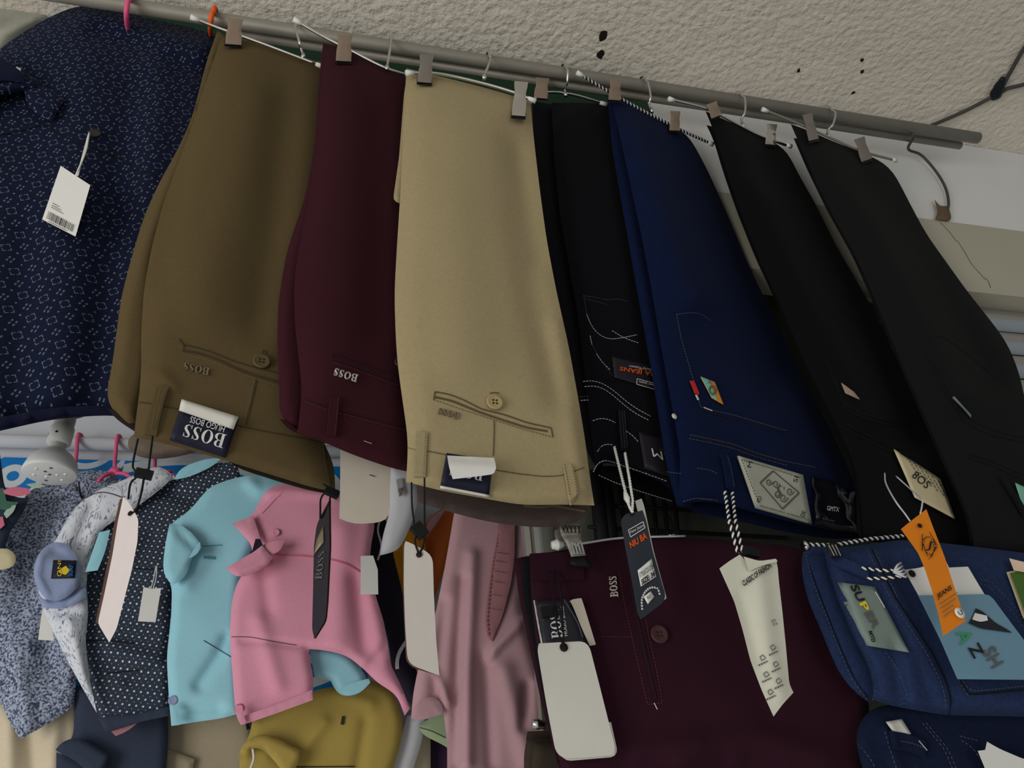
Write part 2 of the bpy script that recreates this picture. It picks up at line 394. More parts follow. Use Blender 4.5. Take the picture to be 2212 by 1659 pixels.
# ------------------------------------------------------------------ the place
ZC, ZROD, ZBAR = 2.935, 2.815, 2.75
_a, _b = onz(1940, 290, ZC), onz(2212, 345, ZC)
W = Plane(_a, 16.0)                                          # the header wall behind the rail
far = Plane(onz(200, 985, 2.45), 15.0)                       # the far wall of the stall
def along(pl, px, py): return float((pl.hit(px, py)-pl.p) @ pl.a)
def wallbox(name, pl, s0, s1, z0, z1, th, m, parent=None):   # front face on pl
    c = pl.p+pl.a*(s0+s1)/2-pl.n*th/2; c[2] = (z0+z1)/2
    return box(name, c, pl.a*(s1-s0)/2, [0, 0, (z1-z0)/2], pl.n*th/2, m, parent)
ceil = tag(box('ceiling', (0, 1, ZC+.05), (4, 0, 0), (0, 4, 0), (0, 0, .05), M['ceiling']), kind='structure')
tag(box('floor', (0, 1, -.05), (4, 0, 0), (0, 4, 0), (0, 0, .05), M['floor']), kind='structure')
zb1 = float(W.hit(2106, 490)[2]); zb2 = float(W.hit(2150, 640)[2])
sL = along(W, 1410, 260)
tag(wallbox('wall_back', W, sL, 2.6, zb1, ZC-.001, .06, M['white_wall']), kind='structure')
tag(wallbox('trim_1', W, -1.75, sL, 2.12, ZC-.001, .06, M['green_board']), kind='structure')  # its hidden lower part was lengthened to block light from behind
cream_band = tag(wallbox('trim_2', Plane(W.p+W.n*.006, W.az), along(W, 1500, 400), 2.6, zb2, zb1-.002, .066, M['cream']), kind='structure')
tag(wallbox('wall_right', W.back(.10), along(W.back(.10), 1196, 1150), 2.6, 0, zb2+.12, .06, M['grey_wall']), kind='structure')
tag(wallbox('wall_far', far, -2.6, 3.4, 0, ZC-.001, .08, M['far_wall']), kind='structure')
for x, y, r in ((1302, 77, .009), (1297, 117, .008), (1862, 130, .004), (1725, 152, .004), (1862, 154, .004), (1843, 200, .004)):
    p = onz(x, y, ZC); a = rng.uniform(.7, 1.3, 9)
    mk('screw_hole', [p+np.array([math.cos(t)*r*k, math.sin(t)*r*k*1.2, -.0006]) for t, k in zip(np.linspace(0, 5.6, 9), a)]+[p+np.array([0, 0, -.0012])], [(i, (i+1) % 9, 9) for i in range(9)], M['dark'], ceil)
_wf = Plane(W.p+W.n*.006, W.az)
for L in ([(2068, 520), (2084, 545), (2100, 572), (2118, 592), (2128, 604)], [(2128, 600), (2134, 607), (2140, 622)], [(2030, 480), (2050, 500), (2066, 522)]): tube('crack', [_wf.hit(x, y, .0002) for x, y in L], .0007, M['rust'], cream_band, 5)
# rolling shutter below the cream band
sh = thing('roller_shutter', 'silver ribbed metal roller shutter below the cream wall band', 'shutter', W.hit(2212, 760))
Ws = W.back(.035); s0 = along(W, 1900, 760); ht = .058
for i in range(8):
    z1 = zb2-.006-i*ht; V, F = [], []
    for k in range(9):
        t = k/8; d = .016*math.sin(math.pi*t)**.6
        for s_ in (s0, 2.6): p = Ws.p+Ws.a*s_+Ws.n*d; V.append([p[0], p[1], z1-ht*.94*t])
    for k in range(8): F.append((2*k, 2*k+2, 2*k+3, 2*k+1))
    mk('slat', V, F, M['alu'], sh, None, True)
# hanging rails under the ceiling
def rod_y(x): return 64+.157*(x-600)
tag(tube('hanging_rail', [onz(-500, rod_y(-500), ZROD+.012), onz(2112, rod_y(2112)-3, ZROD+.012)], .0125, M['steel'], n=14, smooth=False), 'long dull steel pipe clothes rail running close under the ceiling', 'rail')
_d = -W.n*.0215; _r0, _r1 = onz(520, rod_y(520), ZROD+.012)+_d, onz(2088, rod_y(2088), ZROD+.012)+_d
tag(tube('support_pipe', [_r0, _r1], .0085, M['steel'], n=12, smooth=False), 'thinner dull steel pipe lashed alongside the clothes rail', 'pipe')
def rail_at(px): return onz(px, rod_y(px), ZROD+.012)
# cables at the ceiling corner
cb = thing('ceiling_cable', 'grey cable with a black taped joint crossing the bare ceiling corner', 'cable', onz(2150, 205, ZC-.01))
zc = ZC-.008
tube('cable', [onz(2260, 40, zc), onz(2212, 105, zc), onz(2180, 160, zc), onz(2155, 200, zc), onz(2100, 232, zc), onz(2050, 255, zc), onz(2003, 275, ZC-.03)], .0042, M['cable'], cb)
tube('branch_cable', [onz(2260, 160, zc), onz(2212, 182, zc), onz(2175, 192, zc), onz(2150, 210, zc)], .0042, M['cable'], cb)
tube('tape_joint', [onz(2166, 168, zc), onz(2160, 185, zc), onz(2150, 205, zc), onz(2142, 214, zc)], [.004, .011, .013, .006], M['tape'], cb)
tube('tape_tail', [onz(2160, 180, zc), onz(2172, 172, zc)], [.006, .003], M['tape'], cb)
wl = thing('wire_loop', 'thin grey wire looping from the rail down to a rusty wall bracket', 'wire', W.hit(2035, 470, .01))
_ru = onz(1962, 64+.157*1362, ZROD+.012); tube('wire', [_ru-[0, 0, .0152], _ru-[0, 0, .03], W.hit(1962, 322, .03), W.hit(1990, 335, .02), W.hit(2020, 368, .012), W.hit(2042, 405, .01), W.hit(2049, 440, .01), W.hit(2043, 462, .01)], .003, M['cable'], wl)
blob('bracket', [(2018, 430), (2030, 445), (2048, 445), (2056, 470), (2050, 478), (2020, 474), (2026, 458)], W, M['rust'], wl, .012, 6, step=5, off=.008, sm=1)
# far wall: printed panel, pipe rail
sw = mat('blue_swirl_print', (16, 120, 196), .5, noise=.05, bump=0)
def swirl(u, v):
    def rings(c, f, k, sx=1.):
        cx, cy = far.uv(far.hit(*c)); dx, dy = (u-float(cx))*sx, v-float(cy); r = (dx*dx+dy*dy).sq(); return ((r*f+dx*k).fr()-.5).ab()
    a, b, c = rings((30, 1030), 24., 1.5), rings((200, 962), 26., 3.), rings((430, 1100), 21., 4., .55)
    s1, s2 = u > float(far.uv(far.hit(140, 1000))[0]), u > float(far.uv(far.hit(270, 1000))[0])
    m = c*s2+b*(s1-s2)+a*(s1*-1.+1.)
    return m < .2
over(sw, swirl, (205, 212, 216))
fp = far.p+far.n*.004
zt, zl = 2.45-.012, 1.30; sE = along(far, 800, 1100)
V = [fp+far.a*s_+np.array([0, 0, z-fp[2]]) for z in (zl, zt) for s_ in (-1.6, sE)]
pn = mk('printed_wall_panel', V+[v-far.n*.003 for v in V], [(0, 1, 3, 2), (4, 6, 7, 5), (0, 4, 5, 1), (2, 3, 7, 6), (0, 2, 6, 4), (1, 5, 7, 3)], sw, None, [(s_, z-2.45) for z in (zl, zt) for s_ in (-1.6, sE)]*2)
tag(pn, 'blue and white swirl printed panel on the far wall behind the shirts', 'wall panel')
tag(tube('wall_pipe', [far.p+far.a*-1.6+far.n*.035+np.array([0, 0, .012]), far.p+far.a*1.3+far.n*.035+np.array([0, 0, .012])], .016, M['far_wall'], n=12, smooth=False), 'pale painted pipe along the far wall above the swirl panel', 'pipe')
# ------------------------------------------------------------------ trousers on the rail
def panel(name, L, R, top, bot, pl, m, parent, thick=.022, rpx=60, folds=(), noise=(.002, 90.), off=0., step=13, **k):
    return blob(name, list(L)+list(bot)+list(R)[::-1]+list(top)[::-1], pl, m, parent, thick, rpx, folds, noise, step, off, sides=[L, R], flat=[L[0]]+list(top)+[R[0]], **k)
def clip(parent, pl, a, b, wd, m, off=.017, back=.0135):
    a, b = np.array(a, float), np.array(b, float); t = (b-a); s = np.array([t[1], -t[0]]); s /= np.linalg.norm(s); s *= wd
    pts = [a+s*.46, a+t*.12+s*.46, a+t*.34+s*.36, a+t*.6+s*.46, b+s*.46, b-s*.46, a+t*.6-s*.46, a+t*.34-s*.36, a+t*.12-s*.46, a-s*.46]
    o = blob('clip', pts, pl, m, parent, .005, 5, step=5, off=off, sm=1, folds=[([a+t*.35+s, a+t*.35-s], 6, .003)]).o
    blob('clip_jaw', [b-t*.10+s*.5, b+t*.10+s*.5, b+t*.10-s*.5, b-t*.10-s*.5], pl, M['rubber'], o, .006, 4, step=6, off=off-.003, sm=1)
    blob('clip_back', [a+t*.5+s*.4, b+s*.42, b-s*.42, a+t*.5-s*.4], pl, m, o, .004, 4, step=7, off=-back, sm=1)   # its shorter plate behind the cloth
    return o
def hanger(label, pl, bar, clips, hook, tipmat='white_plastic', m='chrome', bead=True, off=.0165, hookr=.0024):
    P = [pl.hit(x, y, off) for x, y in bar]; mid = pl.hit(*hook[0], off)
    t = thing('trouser_hanger', label, 'hanger', mid, 'clip hangers on the ceiling rail')
    if m == 'striped': twist(t, P, .0024, 'thread_w', 'thread_b', 'bar_strand')
    else: tube('bar', P, .0026, M[m], t, smooth=len(P) > 2)
    if bead:
        for p, q in ((P[0], P[1]), (P[-1], P[-2])):
            d = (p-q)/np.linalg.norm(p-q); tube('end_cap', [p-d*.008, p+d*.006], [.0035, .0048], M[tipmat], t, smooth=False)
    top = rail_at(hook[1][0]); up = np.array([0, 0, 1.]); back = -W.n
    tube('hook', [mid, mid+(top-mid)*.25, mid*.5+(top+W.n*.03-up*.03)*.5, top+W.n*.025-up*.026, top+W.n*.0215-up*.013]+[top+.0195*(W.n*math.cos(a)+up*math.sin(a)) for a in (.1, .7, 1.3, 1.9, 2.3)], hookr, M['chrome'], t)
    lathe('hook_collar', [(.003, -.004), (.0042, 0), (.003, .008)], mid, (0, 0, 1), M['chrome'], t, 10)
    for a, b, wd, cm in clips: clip(t, pl, a, b, wd, M[cm])
    return t
def button(parent, sf, x, y, r, m, thm, holes=4):
    c = sf.pt(x, y, .003); N = sf.pl.n; k = .0105*r/18
    o = lathe('button', [(k*.5, -.001), (k*.95, -.001), (k, .0005), (k*.93, .0022), (k*.72, .0014), (k*.02, .0012)], c, N, M[m], parent, 22)
    a, u = sf.pl.a, np.array([0, 0, 1.])
    for i in (-1, 1):
        for j in (-1, 1): lathe('button_hole', [(.0012, 0), (.0011, .0006)], c+N*.0014+a*i*k*.2+u*j*k*.2, N, M['dark'], o, 8)
    return o
def boss_metal(parent, sf, cx, cy, ang, wd, h, m):
    o = letters('metal_lettering', sf, 'BOSS', box_quad(cx, cy, ang, wd, h), M[m], parent, .001, .0018, True); o['label'] = 'small raised metal BOSS lettering'; return o
def string(parent, P, r, m, name='string'): return tube(name, P, r, M[m], parent, 6)
def twist(parent, P, r, m1, m2, name='string'):
    P = dens(np.asarray(P), .002); T = np.gradient(P, axis=0); T /= np.linalg.norm(T, axis=1)[:, None]
    s = np.r_[0, np.cumsum(np.linalg.norm(np.diff(P, axis=0), axis=1))]; x = np.cross(T, [0.3, 1, .2]); x /= np.linalg.norm(x, axis=1)[:, None]; y = np.cross(T, x)
    for ph, m in ((0, m1), (math.pi, m2)):
        a = s/.008*2*math.pi+ph; tube(name, P+r*.6*(x*np.cos(a)[:, None]+y*np.sin(a)[:, None]), r*.75, M[m], parent, 5, smooth=False)
# ---- olive trousers
pl = hang((470, 62), (690, 135), ZBAR-.01).back(.012)
PLo = pl
T = thing('trousers', 'olive green cotton trousers hung upside down with a navy waist label and white flap', 'trousers', pl.hit(480, 980), 'trousers hung upside down from the ceiling rail')
oL = [(478, 78), (462, 130), (440, 190), (412, 280), (385, 350), (352, 440), (326, 540), (310, 630), (304, 740), (306, 800), (301, 850), (294, 900), (289, 944)]
oR = [(700, 135), (705, 300), (690, 450), (660, 600), (650, 740), (660, 860), (700, 960), (724, 1000), (724, 1062)]
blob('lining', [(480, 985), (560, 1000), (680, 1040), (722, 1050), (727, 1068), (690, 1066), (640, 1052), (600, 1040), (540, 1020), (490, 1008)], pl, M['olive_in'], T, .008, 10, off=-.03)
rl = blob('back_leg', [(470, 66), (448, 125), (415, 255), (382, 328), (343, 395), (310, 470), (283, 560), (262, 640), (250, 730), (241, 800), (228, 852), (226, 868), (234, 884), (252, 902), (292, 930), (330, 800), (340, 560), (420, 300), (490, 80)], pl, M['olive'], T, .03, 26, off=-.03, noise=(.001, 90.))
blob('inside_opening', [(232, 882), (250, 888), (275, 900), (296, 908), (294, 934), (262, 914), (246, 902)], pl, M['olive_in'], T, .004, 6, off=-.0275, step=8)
sf = panel('front_leg', oL, oR, [(560, 92), (630, 118)], [(330, 953), (390, 966), (490, 996), (600, 1030), (690, 1058)], pl, M['olive'], T,
    folds=[([(560, 100), (500, 400), (440, 640)], 70, .010), ([(400, 300), (350, 600)], 30, -.004), ([(318, 812), (345, 806), (375, 835)], 12, .004), ([(620, 150), (590, 500), (560, 700)], 40, -.006)])
seam = lambda L, m='seam_o', w_=.0013, **k: strip('seam', sf, L, w_, M[m], T, .0006, .0004, **k)
st = lambda L, m='thread_o', w_=.0007, d=(.0022, .0016), **k: strip('stitching', sf, L, w_, M[m], T, .0006, .0004, dash=d, **k)
seam([(398, 745), (440, 755), (470, 766), (506, 781), (560, 797), (640, 815)], w_=.0016); seam([(396, 757), (430, 763), (473, 778), (510, 796), (540, 808), (640, 838)], w_=.0032)
seam([(398, 744), (395, 760)]); seam([(387, 732), (396, 746)]); st([(392, 764), (470, 786), (540, 816), (640, 846)])
seam([(554, 820), (545, 862), (531, 918)]); st([(549, 820), (540, 862), (526, 916)])
seam([(300, 869), (330, 873), (385, 884), (440, 898), (506, 918), (570, 932), (641, 945), (705, 958)]); seam([(696, 950), (702, 1000), (714, 1058)])
o = strip('belt_loop', sf, [(353, 838), (344, 865), (333, 905), (325, 944)], .0115, M['olive'], T, .002, .003)
strip('loop_stitching', sf, [(346, 845), (336, 880), (326, 935)], .0007, M['thread_o'], o, .0055, .0003, dash=(.002, .0016)); strip('loop_stitching', sf, [(360, 845), (350, 880), (334, 935)], .0007, M['seam_o'], o, .0055, .0003)
button(T, sf, 564, 783, 19, 'btn_o', 'thread_b'); seam([(566, 765), (568, 757), (575, 758), (574, 766)], 'seam_o', .0012)
boss_metal(T, sf, 424, 799, 194, 56, 15, 'gunmetal')
lb = sheet('waist_label', sf, [(366, 955), (486, 993), (516, 905), (392, 873)], M['navy_label'], T, .004, .001); lb['label'] = 'navy label with BOSS in white capitals'
sheet('label_flap', sf, [(385, 895), (502, 936), (514, 909), (391, 871)], M['white_card'], lb, .008, .001, bulge=lambda u, v: .006*math.sin(math.pi*v))
letters('label_lettering', sf, 'BOSS', [(487, 948), (400, 924), (391, 951), (478, 977)], M['ink_white'], lb, .0095, 0, True)
letters('label_lettering', sf, 'HUGO BOSS', [(485, 930), (411, 908), (407, 921), (480, 943)], M['ink_white'], lb, .0095)
def panel_hanger(*a, **k): return hanger(*a, **k)
hanger('chrome clip hanger with white end tip holding the olive trousers', pl, [(420, 40), (470, 60), (560, 92), (692, 142)], [((508, 40), (504, 96), 38, 'clip_beige')], ((655, 122), (640, 60)))
# ---- maroon trousers
pl = hang((690, 92), (890, 165), ZBAR-.005).back(-.035)
PLm = pl
T = thing('trousers', 'dark maroon trousers hung upside down beside the olive pair', 'trousers', pl.hit(760, 960), 'trousers hung upside down from the ceiling rail')
blob('back_leg', [(698, 92), (690, 160), (682, 300), (661, 420), (634, 500), (618, 545), (600, 660), (599, 760), (604, 830), (602, 905), (612, 915), (640, 930), (670, 900), (680, 560), (720, 300), (730, 110)], pl, M['maroon'], T, .024, 22, off=-.026, noise=(.001, 90.))
blob('inside_opening', [(603, 904), (615, 906), (632, 918), (648, 938), (625, 930)], pl, M['maroon'], T, .003, 5, off=-.0215, step=6)
mL = [(704, 95), (694, 180), (686, 300), (666, 440), (646, 530), (635, 608), (636, 690), (645, 776), (653, 840), (648, 890), (642, 936)]
mR = [(885, 165), (885, 300), (885, 600), (890, 800), (900, 1022)]
sf = panel('front_leg', mL, mR, [(760, 108), (820, 138)], [(650, 942), (695, 951), (735, 972), (800, 996), (860, 1016)], pl, M['maroon'], T, rpx=55, folds=[([(760, 120), (740, 500), (720, 800)], 60, .008), ([(830, 200), (820, 700)], 40, -.005)])
seam([(719, 764), (760, 776), (810, 795), (860, 812)], 'seam_m', .0018); seam([(718, 776), (760, 789), (810, 808), (862, 826)], 'seam_m', .0028); seam([(719, 763), (717, 778)], 'seam_m'); st([(716, 783), (760, 796), (810, 815), (862, 834)], 'thread_m')
seam([(656, 862), (700, 878), (737, 888), (800, 905), (880, 925)], 'seam_m'); st([(660, 868), (700, 884), (737, 894), (800, 911), (880, 931)], 'thread_m')
o = strip('belt_loop', sf, [(721, 863), (718, 900), (714, 945)], .0105, M['maroon'], T, .002, .003); strip('loop_stitching', sf, [(728, 866), (725, 900), (720, 944)], .0007, M['thread_m'], o, .0055, .0003, dash=(.002, .0016))
boss_metal(T, sf, 746, 812, 197, 52, 15, 'silver'); button(T, sf, 862, 786, 12, 'btn_m', 'thread_b')
strip('staple', sf, [(785, 954), (802, 960)], .0009, M['chrome'], T, .001, .0008)
tg = thing('size_card', 'blank beige rectangular card stapled under the maroon trousers', 'card', pl.hit(790, 1000))
cs = blob('card', [(735, 965), (845, 1000), (841, 1080), (846, 1116), (836, 1127), (795, 1131), (752, 1133), (733, 1120), (735, 1040)], pl.turned(790, 1000, -8), M['beige_card'], tg, .0012, 3, off=-.03, sm=3, noise=(.001, 70))
strip('staple', cs, [(797, 1027), (809, 1031)], .0009, M['chrome'], tg, .001, .0008)
hanger('chrome clip hanger with a grey enamel clip holding the maroon trousers', pl, [(642, 46), (700, 80), (762, 112), (830, 146), (892, 166)], [((745, 74), (742, 132), 36, 'clip_beige')], ((836, 148), (842, 95)))
# ---- khaki trousers
pl = hang((870, 150), (1150, 214), ZBAR-.015).back(-.07)
PLk = pl
T = thing('trousers', 'pale khaki cotton trousers hung upside down with a tan pocket button and curled label', 'trousers', pl.hit(1070, 1080), 'trousers hung upside down from the ceiling rail')
blob('back_leg', [(882, 150), (873, 200), (862, 340), (849, 432), (851, 436), (864, 440), (880, 420), (900, 200)], pl, M['khaki'], T, .012, 8, off=-.022, step=8, sm=2)
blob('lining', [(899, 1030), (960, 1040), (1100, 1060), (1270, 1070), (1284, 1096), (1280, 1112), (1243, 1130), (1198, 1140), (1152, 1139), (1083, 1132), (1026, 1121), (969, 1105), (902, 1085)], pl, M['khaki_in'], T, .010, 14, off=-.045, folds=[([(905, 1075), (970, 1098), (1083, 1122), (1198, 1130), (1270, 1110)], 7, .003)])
strip('lining_piping', Surf(None, np.array(pl.hit(np.array([800., 1400, 1400, 800]), np.array([900., 900, 1300, 1300]), -.036)), [(0, 1, 2, 3)], pl), [(1131, 1094), (1170, 1098), (1193, 1093), (1230, 1100), (1262, 1106)], .0022, M['rust'], T, .001, .0012)
kL = [(878, 148), (872, 250), (866, 400), (857, 540), (852, 630), (854, 710), (858, 780), (866, 840), (876, 910), (882, 950), (880, 1000), (877, 1041)]
kR = [(1146, 218), (1152, 290), (1166, 410), (1181, 520), (1202, 630), (1228, 745), (1249, 860), (1264, 950), (1274, 1030), (1284, 1092)]
sf = panel('front_leg', kL, kR, [(950, 165), (1050, 190)], [(900, 1046), (946, 1059), (1053, 1078), (1129, 1092), (1193, 1090), (1248, 1090)], pl, M['khaki'], T, rpx=60,
    folds=[([(1000, 170), (980, 500), (1000, 750)], 85, .010), ([(1110, 240), (1130, 480), (1160, 660), (1210, 850)], 36, -.010), ([(1120, 330), (1165, 560)], 22, -.004), ([(1200, 700), (1235, 900), (1260, 1050)], 18, .006)])
seam([(940, 847), (970, 852), (1005, 866), (1038, 884), (1092, 897), (1139, 914), (1190, 925)], 'seam_k', .0016); seam([(938, 858), (975, 866), (1038, 892), (1092, 910), (1140, 925), (1182, 932)], 'seam_k', .0026)
seam([(939, 847), (937, 863)], 'seam_k'); seam([(1190, 925), (1194, 944)], 'seam_k'); st([(936, 864), (1000, 886), (1068, 908), (1130, 928), (1194, 945)], 'seam_k')
seam([(1067, 909), (1067, 940), (1065, 985)], 'seam_k', .0011); seam([(923, 975), (960, 982), (1071, 1016), (1120, 1024), (1173, 1030), (1215, 1028), (1262, 1010)], 'seam_k', .0009); st([(880, 968), (897, 972)], 'seam_k')
for L in ([(910, 937), (907, 985), (905, 1034)], [(1224, 1008), (1232, 1050), (1237, 1088)]):
    o = strip('belt_loop', sf, L, .0115, M['khaki'], T, .002, .003)
    for d in (-8, 8): strip('loop_stitching', sf, [(x+d, y) for x, y in L], .0006, M['seam_k'], o, .0055, .0003, dash=(.002, .0016))
button(T, sf, 1067, 872, 18, 'btn_k', 'thread_b'); seam([(1058, 850), (1064, 846), (1078, 850)], 'seam_k', .0012)
boss_metal(T, sf, 968, 895, 195, 46, 13, 'gunmetal')
lb = sheet('waist_label', sf, [(948, 1058), (1053, 1077), (1062, 1000), (962, 984)], M['navy_label'], T, .005, .001)
sheet('label_edge', sf, [(947, 1061), (1053, 1081), (1053, 1076), (948, 1056)], M['white_card'], lb, .0065, .0012)
letters('label_lettering', sf, 'BOSS', [(1040, 1026), (970, 1012), (965, 1036), (1036, 1048)], M['ink_white'], lb, .010, 0, True)
fl = [(966, 984), (1067, 989), (1070, 1000), (1074, 1012), (1068, 1024), (1032, 1029), (978, 1035), (970, 1010)]
blob('label_flap', fl, pl, M['paper'], lb, .0012, 3, off=.040, step=7, sm=1, folds=[([(966, 984), (1067, 989)], 12, -.012)])
hanger('steel clip hanger with one beige and one bright chrome clip over the khaki trousers', pl, [(884, 158), (950, 160), (1042, 180), (1110, 200), (1150, 216)], [((922, 118), (917, 178), 33, 'clip_grey'), ((1126, 176), (1120, 250), 32, 'chrome')], ((1046, 168), (1052, 118)))
# ---- black denim jeans with white stitching
pl = hang((1150, 190), (1310, 230), ZBAR-.01).back(.035)
PLd = pl
T = thing('jeans', 'black denim jeans with white contrast stitching hung upside down beside the khaki trousers', 'jeans', pl.hit(1350, 1040), 'jeans hung upside down from the ceiling rail')
blob('back_leg', [(1150, 218), (1152, 300), (1166, 420), (1180, 520), (1204, 640), (1232, 770), (1248, 860), (1262, 950), (1275, 1005), (1300, 1015), (1330, 900), (1290, 700), (1240, 430), (1220, 230)], pl, M['blackdenim'], T, .026, 20, off=-.03)
dL = [(1192, 222), (1196, 330), (1210, 470), (1232, 590), (1250, 690), (1262, 800), (1270, 880), (1280, 950), (1284, 1005)]
dR = [(1330, 225), (1370, 480), (1410, 700), (1440, 880), (1470, 1085)]
blob('lining', [(1284, 1008), (1300, 1000), (1350, 1010), (1480, 1050), (1482, 1092), (1440, 1080), (1380, 1063), (1324, 1043), (1290, 1026)], pl, M['blackdenim'], T, .006, 8, off=-.04)
sf = panel('front_leg', dL, dR, [(1260, 222)], [(1292, 1000), (1310, 992), (1340, 1005), (1390, 1025), (1440, 1045)], pl, M['blackdenim'], T, rpx=40, noise=(.003, 60.), folds=[([(1230, 260), (1260, 560), (1290, 800)], 26, .006), ([(1276, 960), (1330, 975)], 12, .006), ([(1275, 990), (1330, 1003)], 10, -.004)])
ws = lambda L, w_=.0010, d=(.0032, .0014): strip('stitching', sf, L, w_, M['thread_w'], T, .0007, .0004, dash=d)
wg = lambda L, w_=.0008, d=(.003, .002): strip('stitching', sf, L, w_, M['thread_g'], T, .0007, .0004, dash=d)
ws([(1259, 825), (1280, 822), (1300, 828), (1325, 844), (1350, 866), (1375, 884), (1405, 900)]); ws([(1262, 836), (1282, 833), (1300, 838), (1322, 853), (1348, 876), (1372, 894), (1400, 908)])
ws([(1267, 680), (1275, 702), (1290, 722), (1312, 734), (1330, 733), (1362, 727), (1375, 724)]); ws([(1322, 715), (1345, 730), (1380, 742)]); wg([(1260, 638), (1264, 660), (1267, 680)]); wg([(1262, 640), (1290, 643), (1310, 650), (1335, 645), (1355, 652)]); wg([(1264, 646), (1285, 652), (1310, 658)])
ws([(1274, 726), (1278, 745)]); ws([(1288, 765), (1300, 784), (1318, 800)]); wg([(1278, 745), (1290, 768), (1322, 812)])
ws([(1280, 910), (1295, 902), (1315, 906), (1329, 914)]); ws([(1352, 932), (1368, 942), (1378, 955)]); ws([(1290, 976), (1298, 962), (1312, 957), (1324, 962)])
ws([(1281, 1020), (1290, 1000), (1310, 993), (1335, 1003), (1385, 1020), (1440, 1040)], .0012)
bk = Surf(None, pl.hit(np.array([1200., 1500, 1500, 1200]), np.array([900., 900, 1200, 1200]), -.034), [(0, 1, 2, 3)], pl)
strip('stitching', bk, [(1292, 1027), (1324, 1042), (1380, 1062), (1450, 1083)], .001, M['thread_w'], T, .001, .0004, dash=(.003, .0014))
wg([(1252, 858), (1262, 855), (1270, 857)]); ws([(1254, 866), (1262, 863), (1270, 865)])
o = strip('belt_loop', sf, [(1338, 890), (1340, 930), (1344, 978)], .0100, M['blackdenim'], T, .003, .004)
for d in (-5, 1, 6): strip('loop_stitching', sf, [(1338+d, 894), (1340+d, 930), (1344+d, 974)], .0007, M['thread_g'], o, .0075, .0003, dash=(.002, .0014))
lb = sheet('pocket_label', sf, [(1325, 817), (1410, 842), (1406, 792), (1320, 772)], M['black_card'], T, .002, .0008)
letters('label_lettering', sf, 'NIU BA JEANS', [(1450, 809), (1337, 793), (1335, 804), (1448, 824)], M['ink_orange'], lb, .0045, 0, False, .02)
letters('label_lettering', sf, 'Simplicity Passion', [(1420, 801), (1357, 791), (1356, 797), (1419, 808)], M['ink_white'], lb, .0045)
letters('label_lettering', sf, 'New Jeans', [(1415, 833), (1378, 824), (1377, 831), (1414, 840)], M['ink_white'], lb, .0045)
for L in ([(1374, 821), (1420, 833)], [(1373, 833), (1420, 846)], [(1374, 821), (1373, 833)]): strip('label_frame', sf, L, .0009, M['ink_white'], lb, .0034, .0003)
lb = sheet('waist_label', sf, [(1390, 1014), (1470, 1040), (1466, 960), (1377, 936)], M['black_card'], T, .0025, .001)
letters('label_lettering', sf, 'DENIM', [(1505, 1007), (1402, 973), (1406, 991), (1508, 1028)], M['ink_white'], lb, .0065)
letters('label_lettering', sf, 'premium', [(1452, 982), (1417, 972), (1417, 976), (1452, 987)], M['ink_grey'], lb, .0065)
hanger('steel clip hanger with a beige clip holding the black denim jeans', pl, [(1142, 222), (1180, 200), (1240, 205), (1304, 224)], [((1172, 168), (1168, 212), 32, 'clip_beige')], ((1222, 205), (1215, 152)))
# ---- blue jeans
pl = hang((1255, 165), (1480, 282), ZBAR)
PLb = pl
T = thing('jeans', 'deep blue jeans hung upside down with a red pocket tab and grey leather waist patch', 'jeans', pl.hit(1650, 1120), 'jeans hung upside down from the ceiling rail')
blob('back_leg', [(1312, 205), (1322, 320), (1350, 480), (1378, 640), (1400, 760), (1420, 880), (1438, 1000), (1462, 1092), (1500, 1100), (1500, 900), (1440, 640), (1390, 400), (1345, 215)], pl, M['bluedenim'], T, .024, 18, off=-.028)
blob('lining', [(1468, 1085), (1520, 1080), (1640, 1100), (1850, 1140), (1858, 1162), (1800, 1166), (1700, 1150), (1560, 1118), (1490, 1108)], pl, M['bluedenim'], T, .006, 8, off=-.035)
bL = [(1316, 200), (1334, 270), (1362, 400), (1388, 520), (1410, 640), (1430, 760), (1452, 880), (1470, 980), (1466, 1088)]
bR = [(1486, 288), (1530, 370), (1570, 460), (1620, 580), (1680, 700), (1740, 830), (1800, 940), (1850, 1050), (1852, 1152)]
sf = panel('front_leg', bL, bR, [(1345, 215), (1400, 243)], [(1480, 1086), (1530, 1080), (1600, 1098), (1700, 1126), (1790, 1144)], pl, M['bluedenim'], T, rpx=55, folds=[([(1380, 260), (1460, 520), (1500, 640)], 44, .016), ([(1500, 330), (1590, 560), (1680, 800)], 60, -.017), ([(1620, 860), (1720, 1020)], 40, .006), ([(1500, 1040), (1570, 1060)], 16, .004)])
wg([(1461, 680), (1485, 676), (1510, 677), (1524, 684), (1534, 694)]); wg([(1461, 680), (1470, 730), (1492, 805), (1513, 880)]); wg([(1513, 880), (1550, 890), (1580, 896), (1640, 914), (1698, 931)]); seam([(1516, 887), (1550, 897), (1640, 920), (1698, 937)], 'seam_m', .0012)
wg([(1490, 940), (1530, 948), (1580, 959), (1640, 982), (1700, 998), (1760, 1010)]); wg([(1488, 948), (1530, 956), (1580, 968), (1640, 990), (1700, 1006)]); seam([(1489, 944), (1530, 952), (1580, 964), (1640, 986), (1700, 1002)], 'thread_b', .002)
wg([(1440, 1020), (1470, 1024)]); wg([(1505, 1012), (1535, 1016), (1550, 1025)]); wg([(1510, 1078), (1550, 1082)]); wg([(1475, 1084), (1500, 1076), (1540, 1080)])
strip('red_tab', sf, [(1491, 826), (1497, 840), (1502, 854)], .0085, M['red'], T, .003, .001); strip('bartack', sf, [(1501, 855), (1506, 866)], .003, M['thread_w'], T, .002, .001); strip('bartack', sf, [(1518, 882), (1536, 889)], .0016, M['thread_w'], T, .002, .0006)
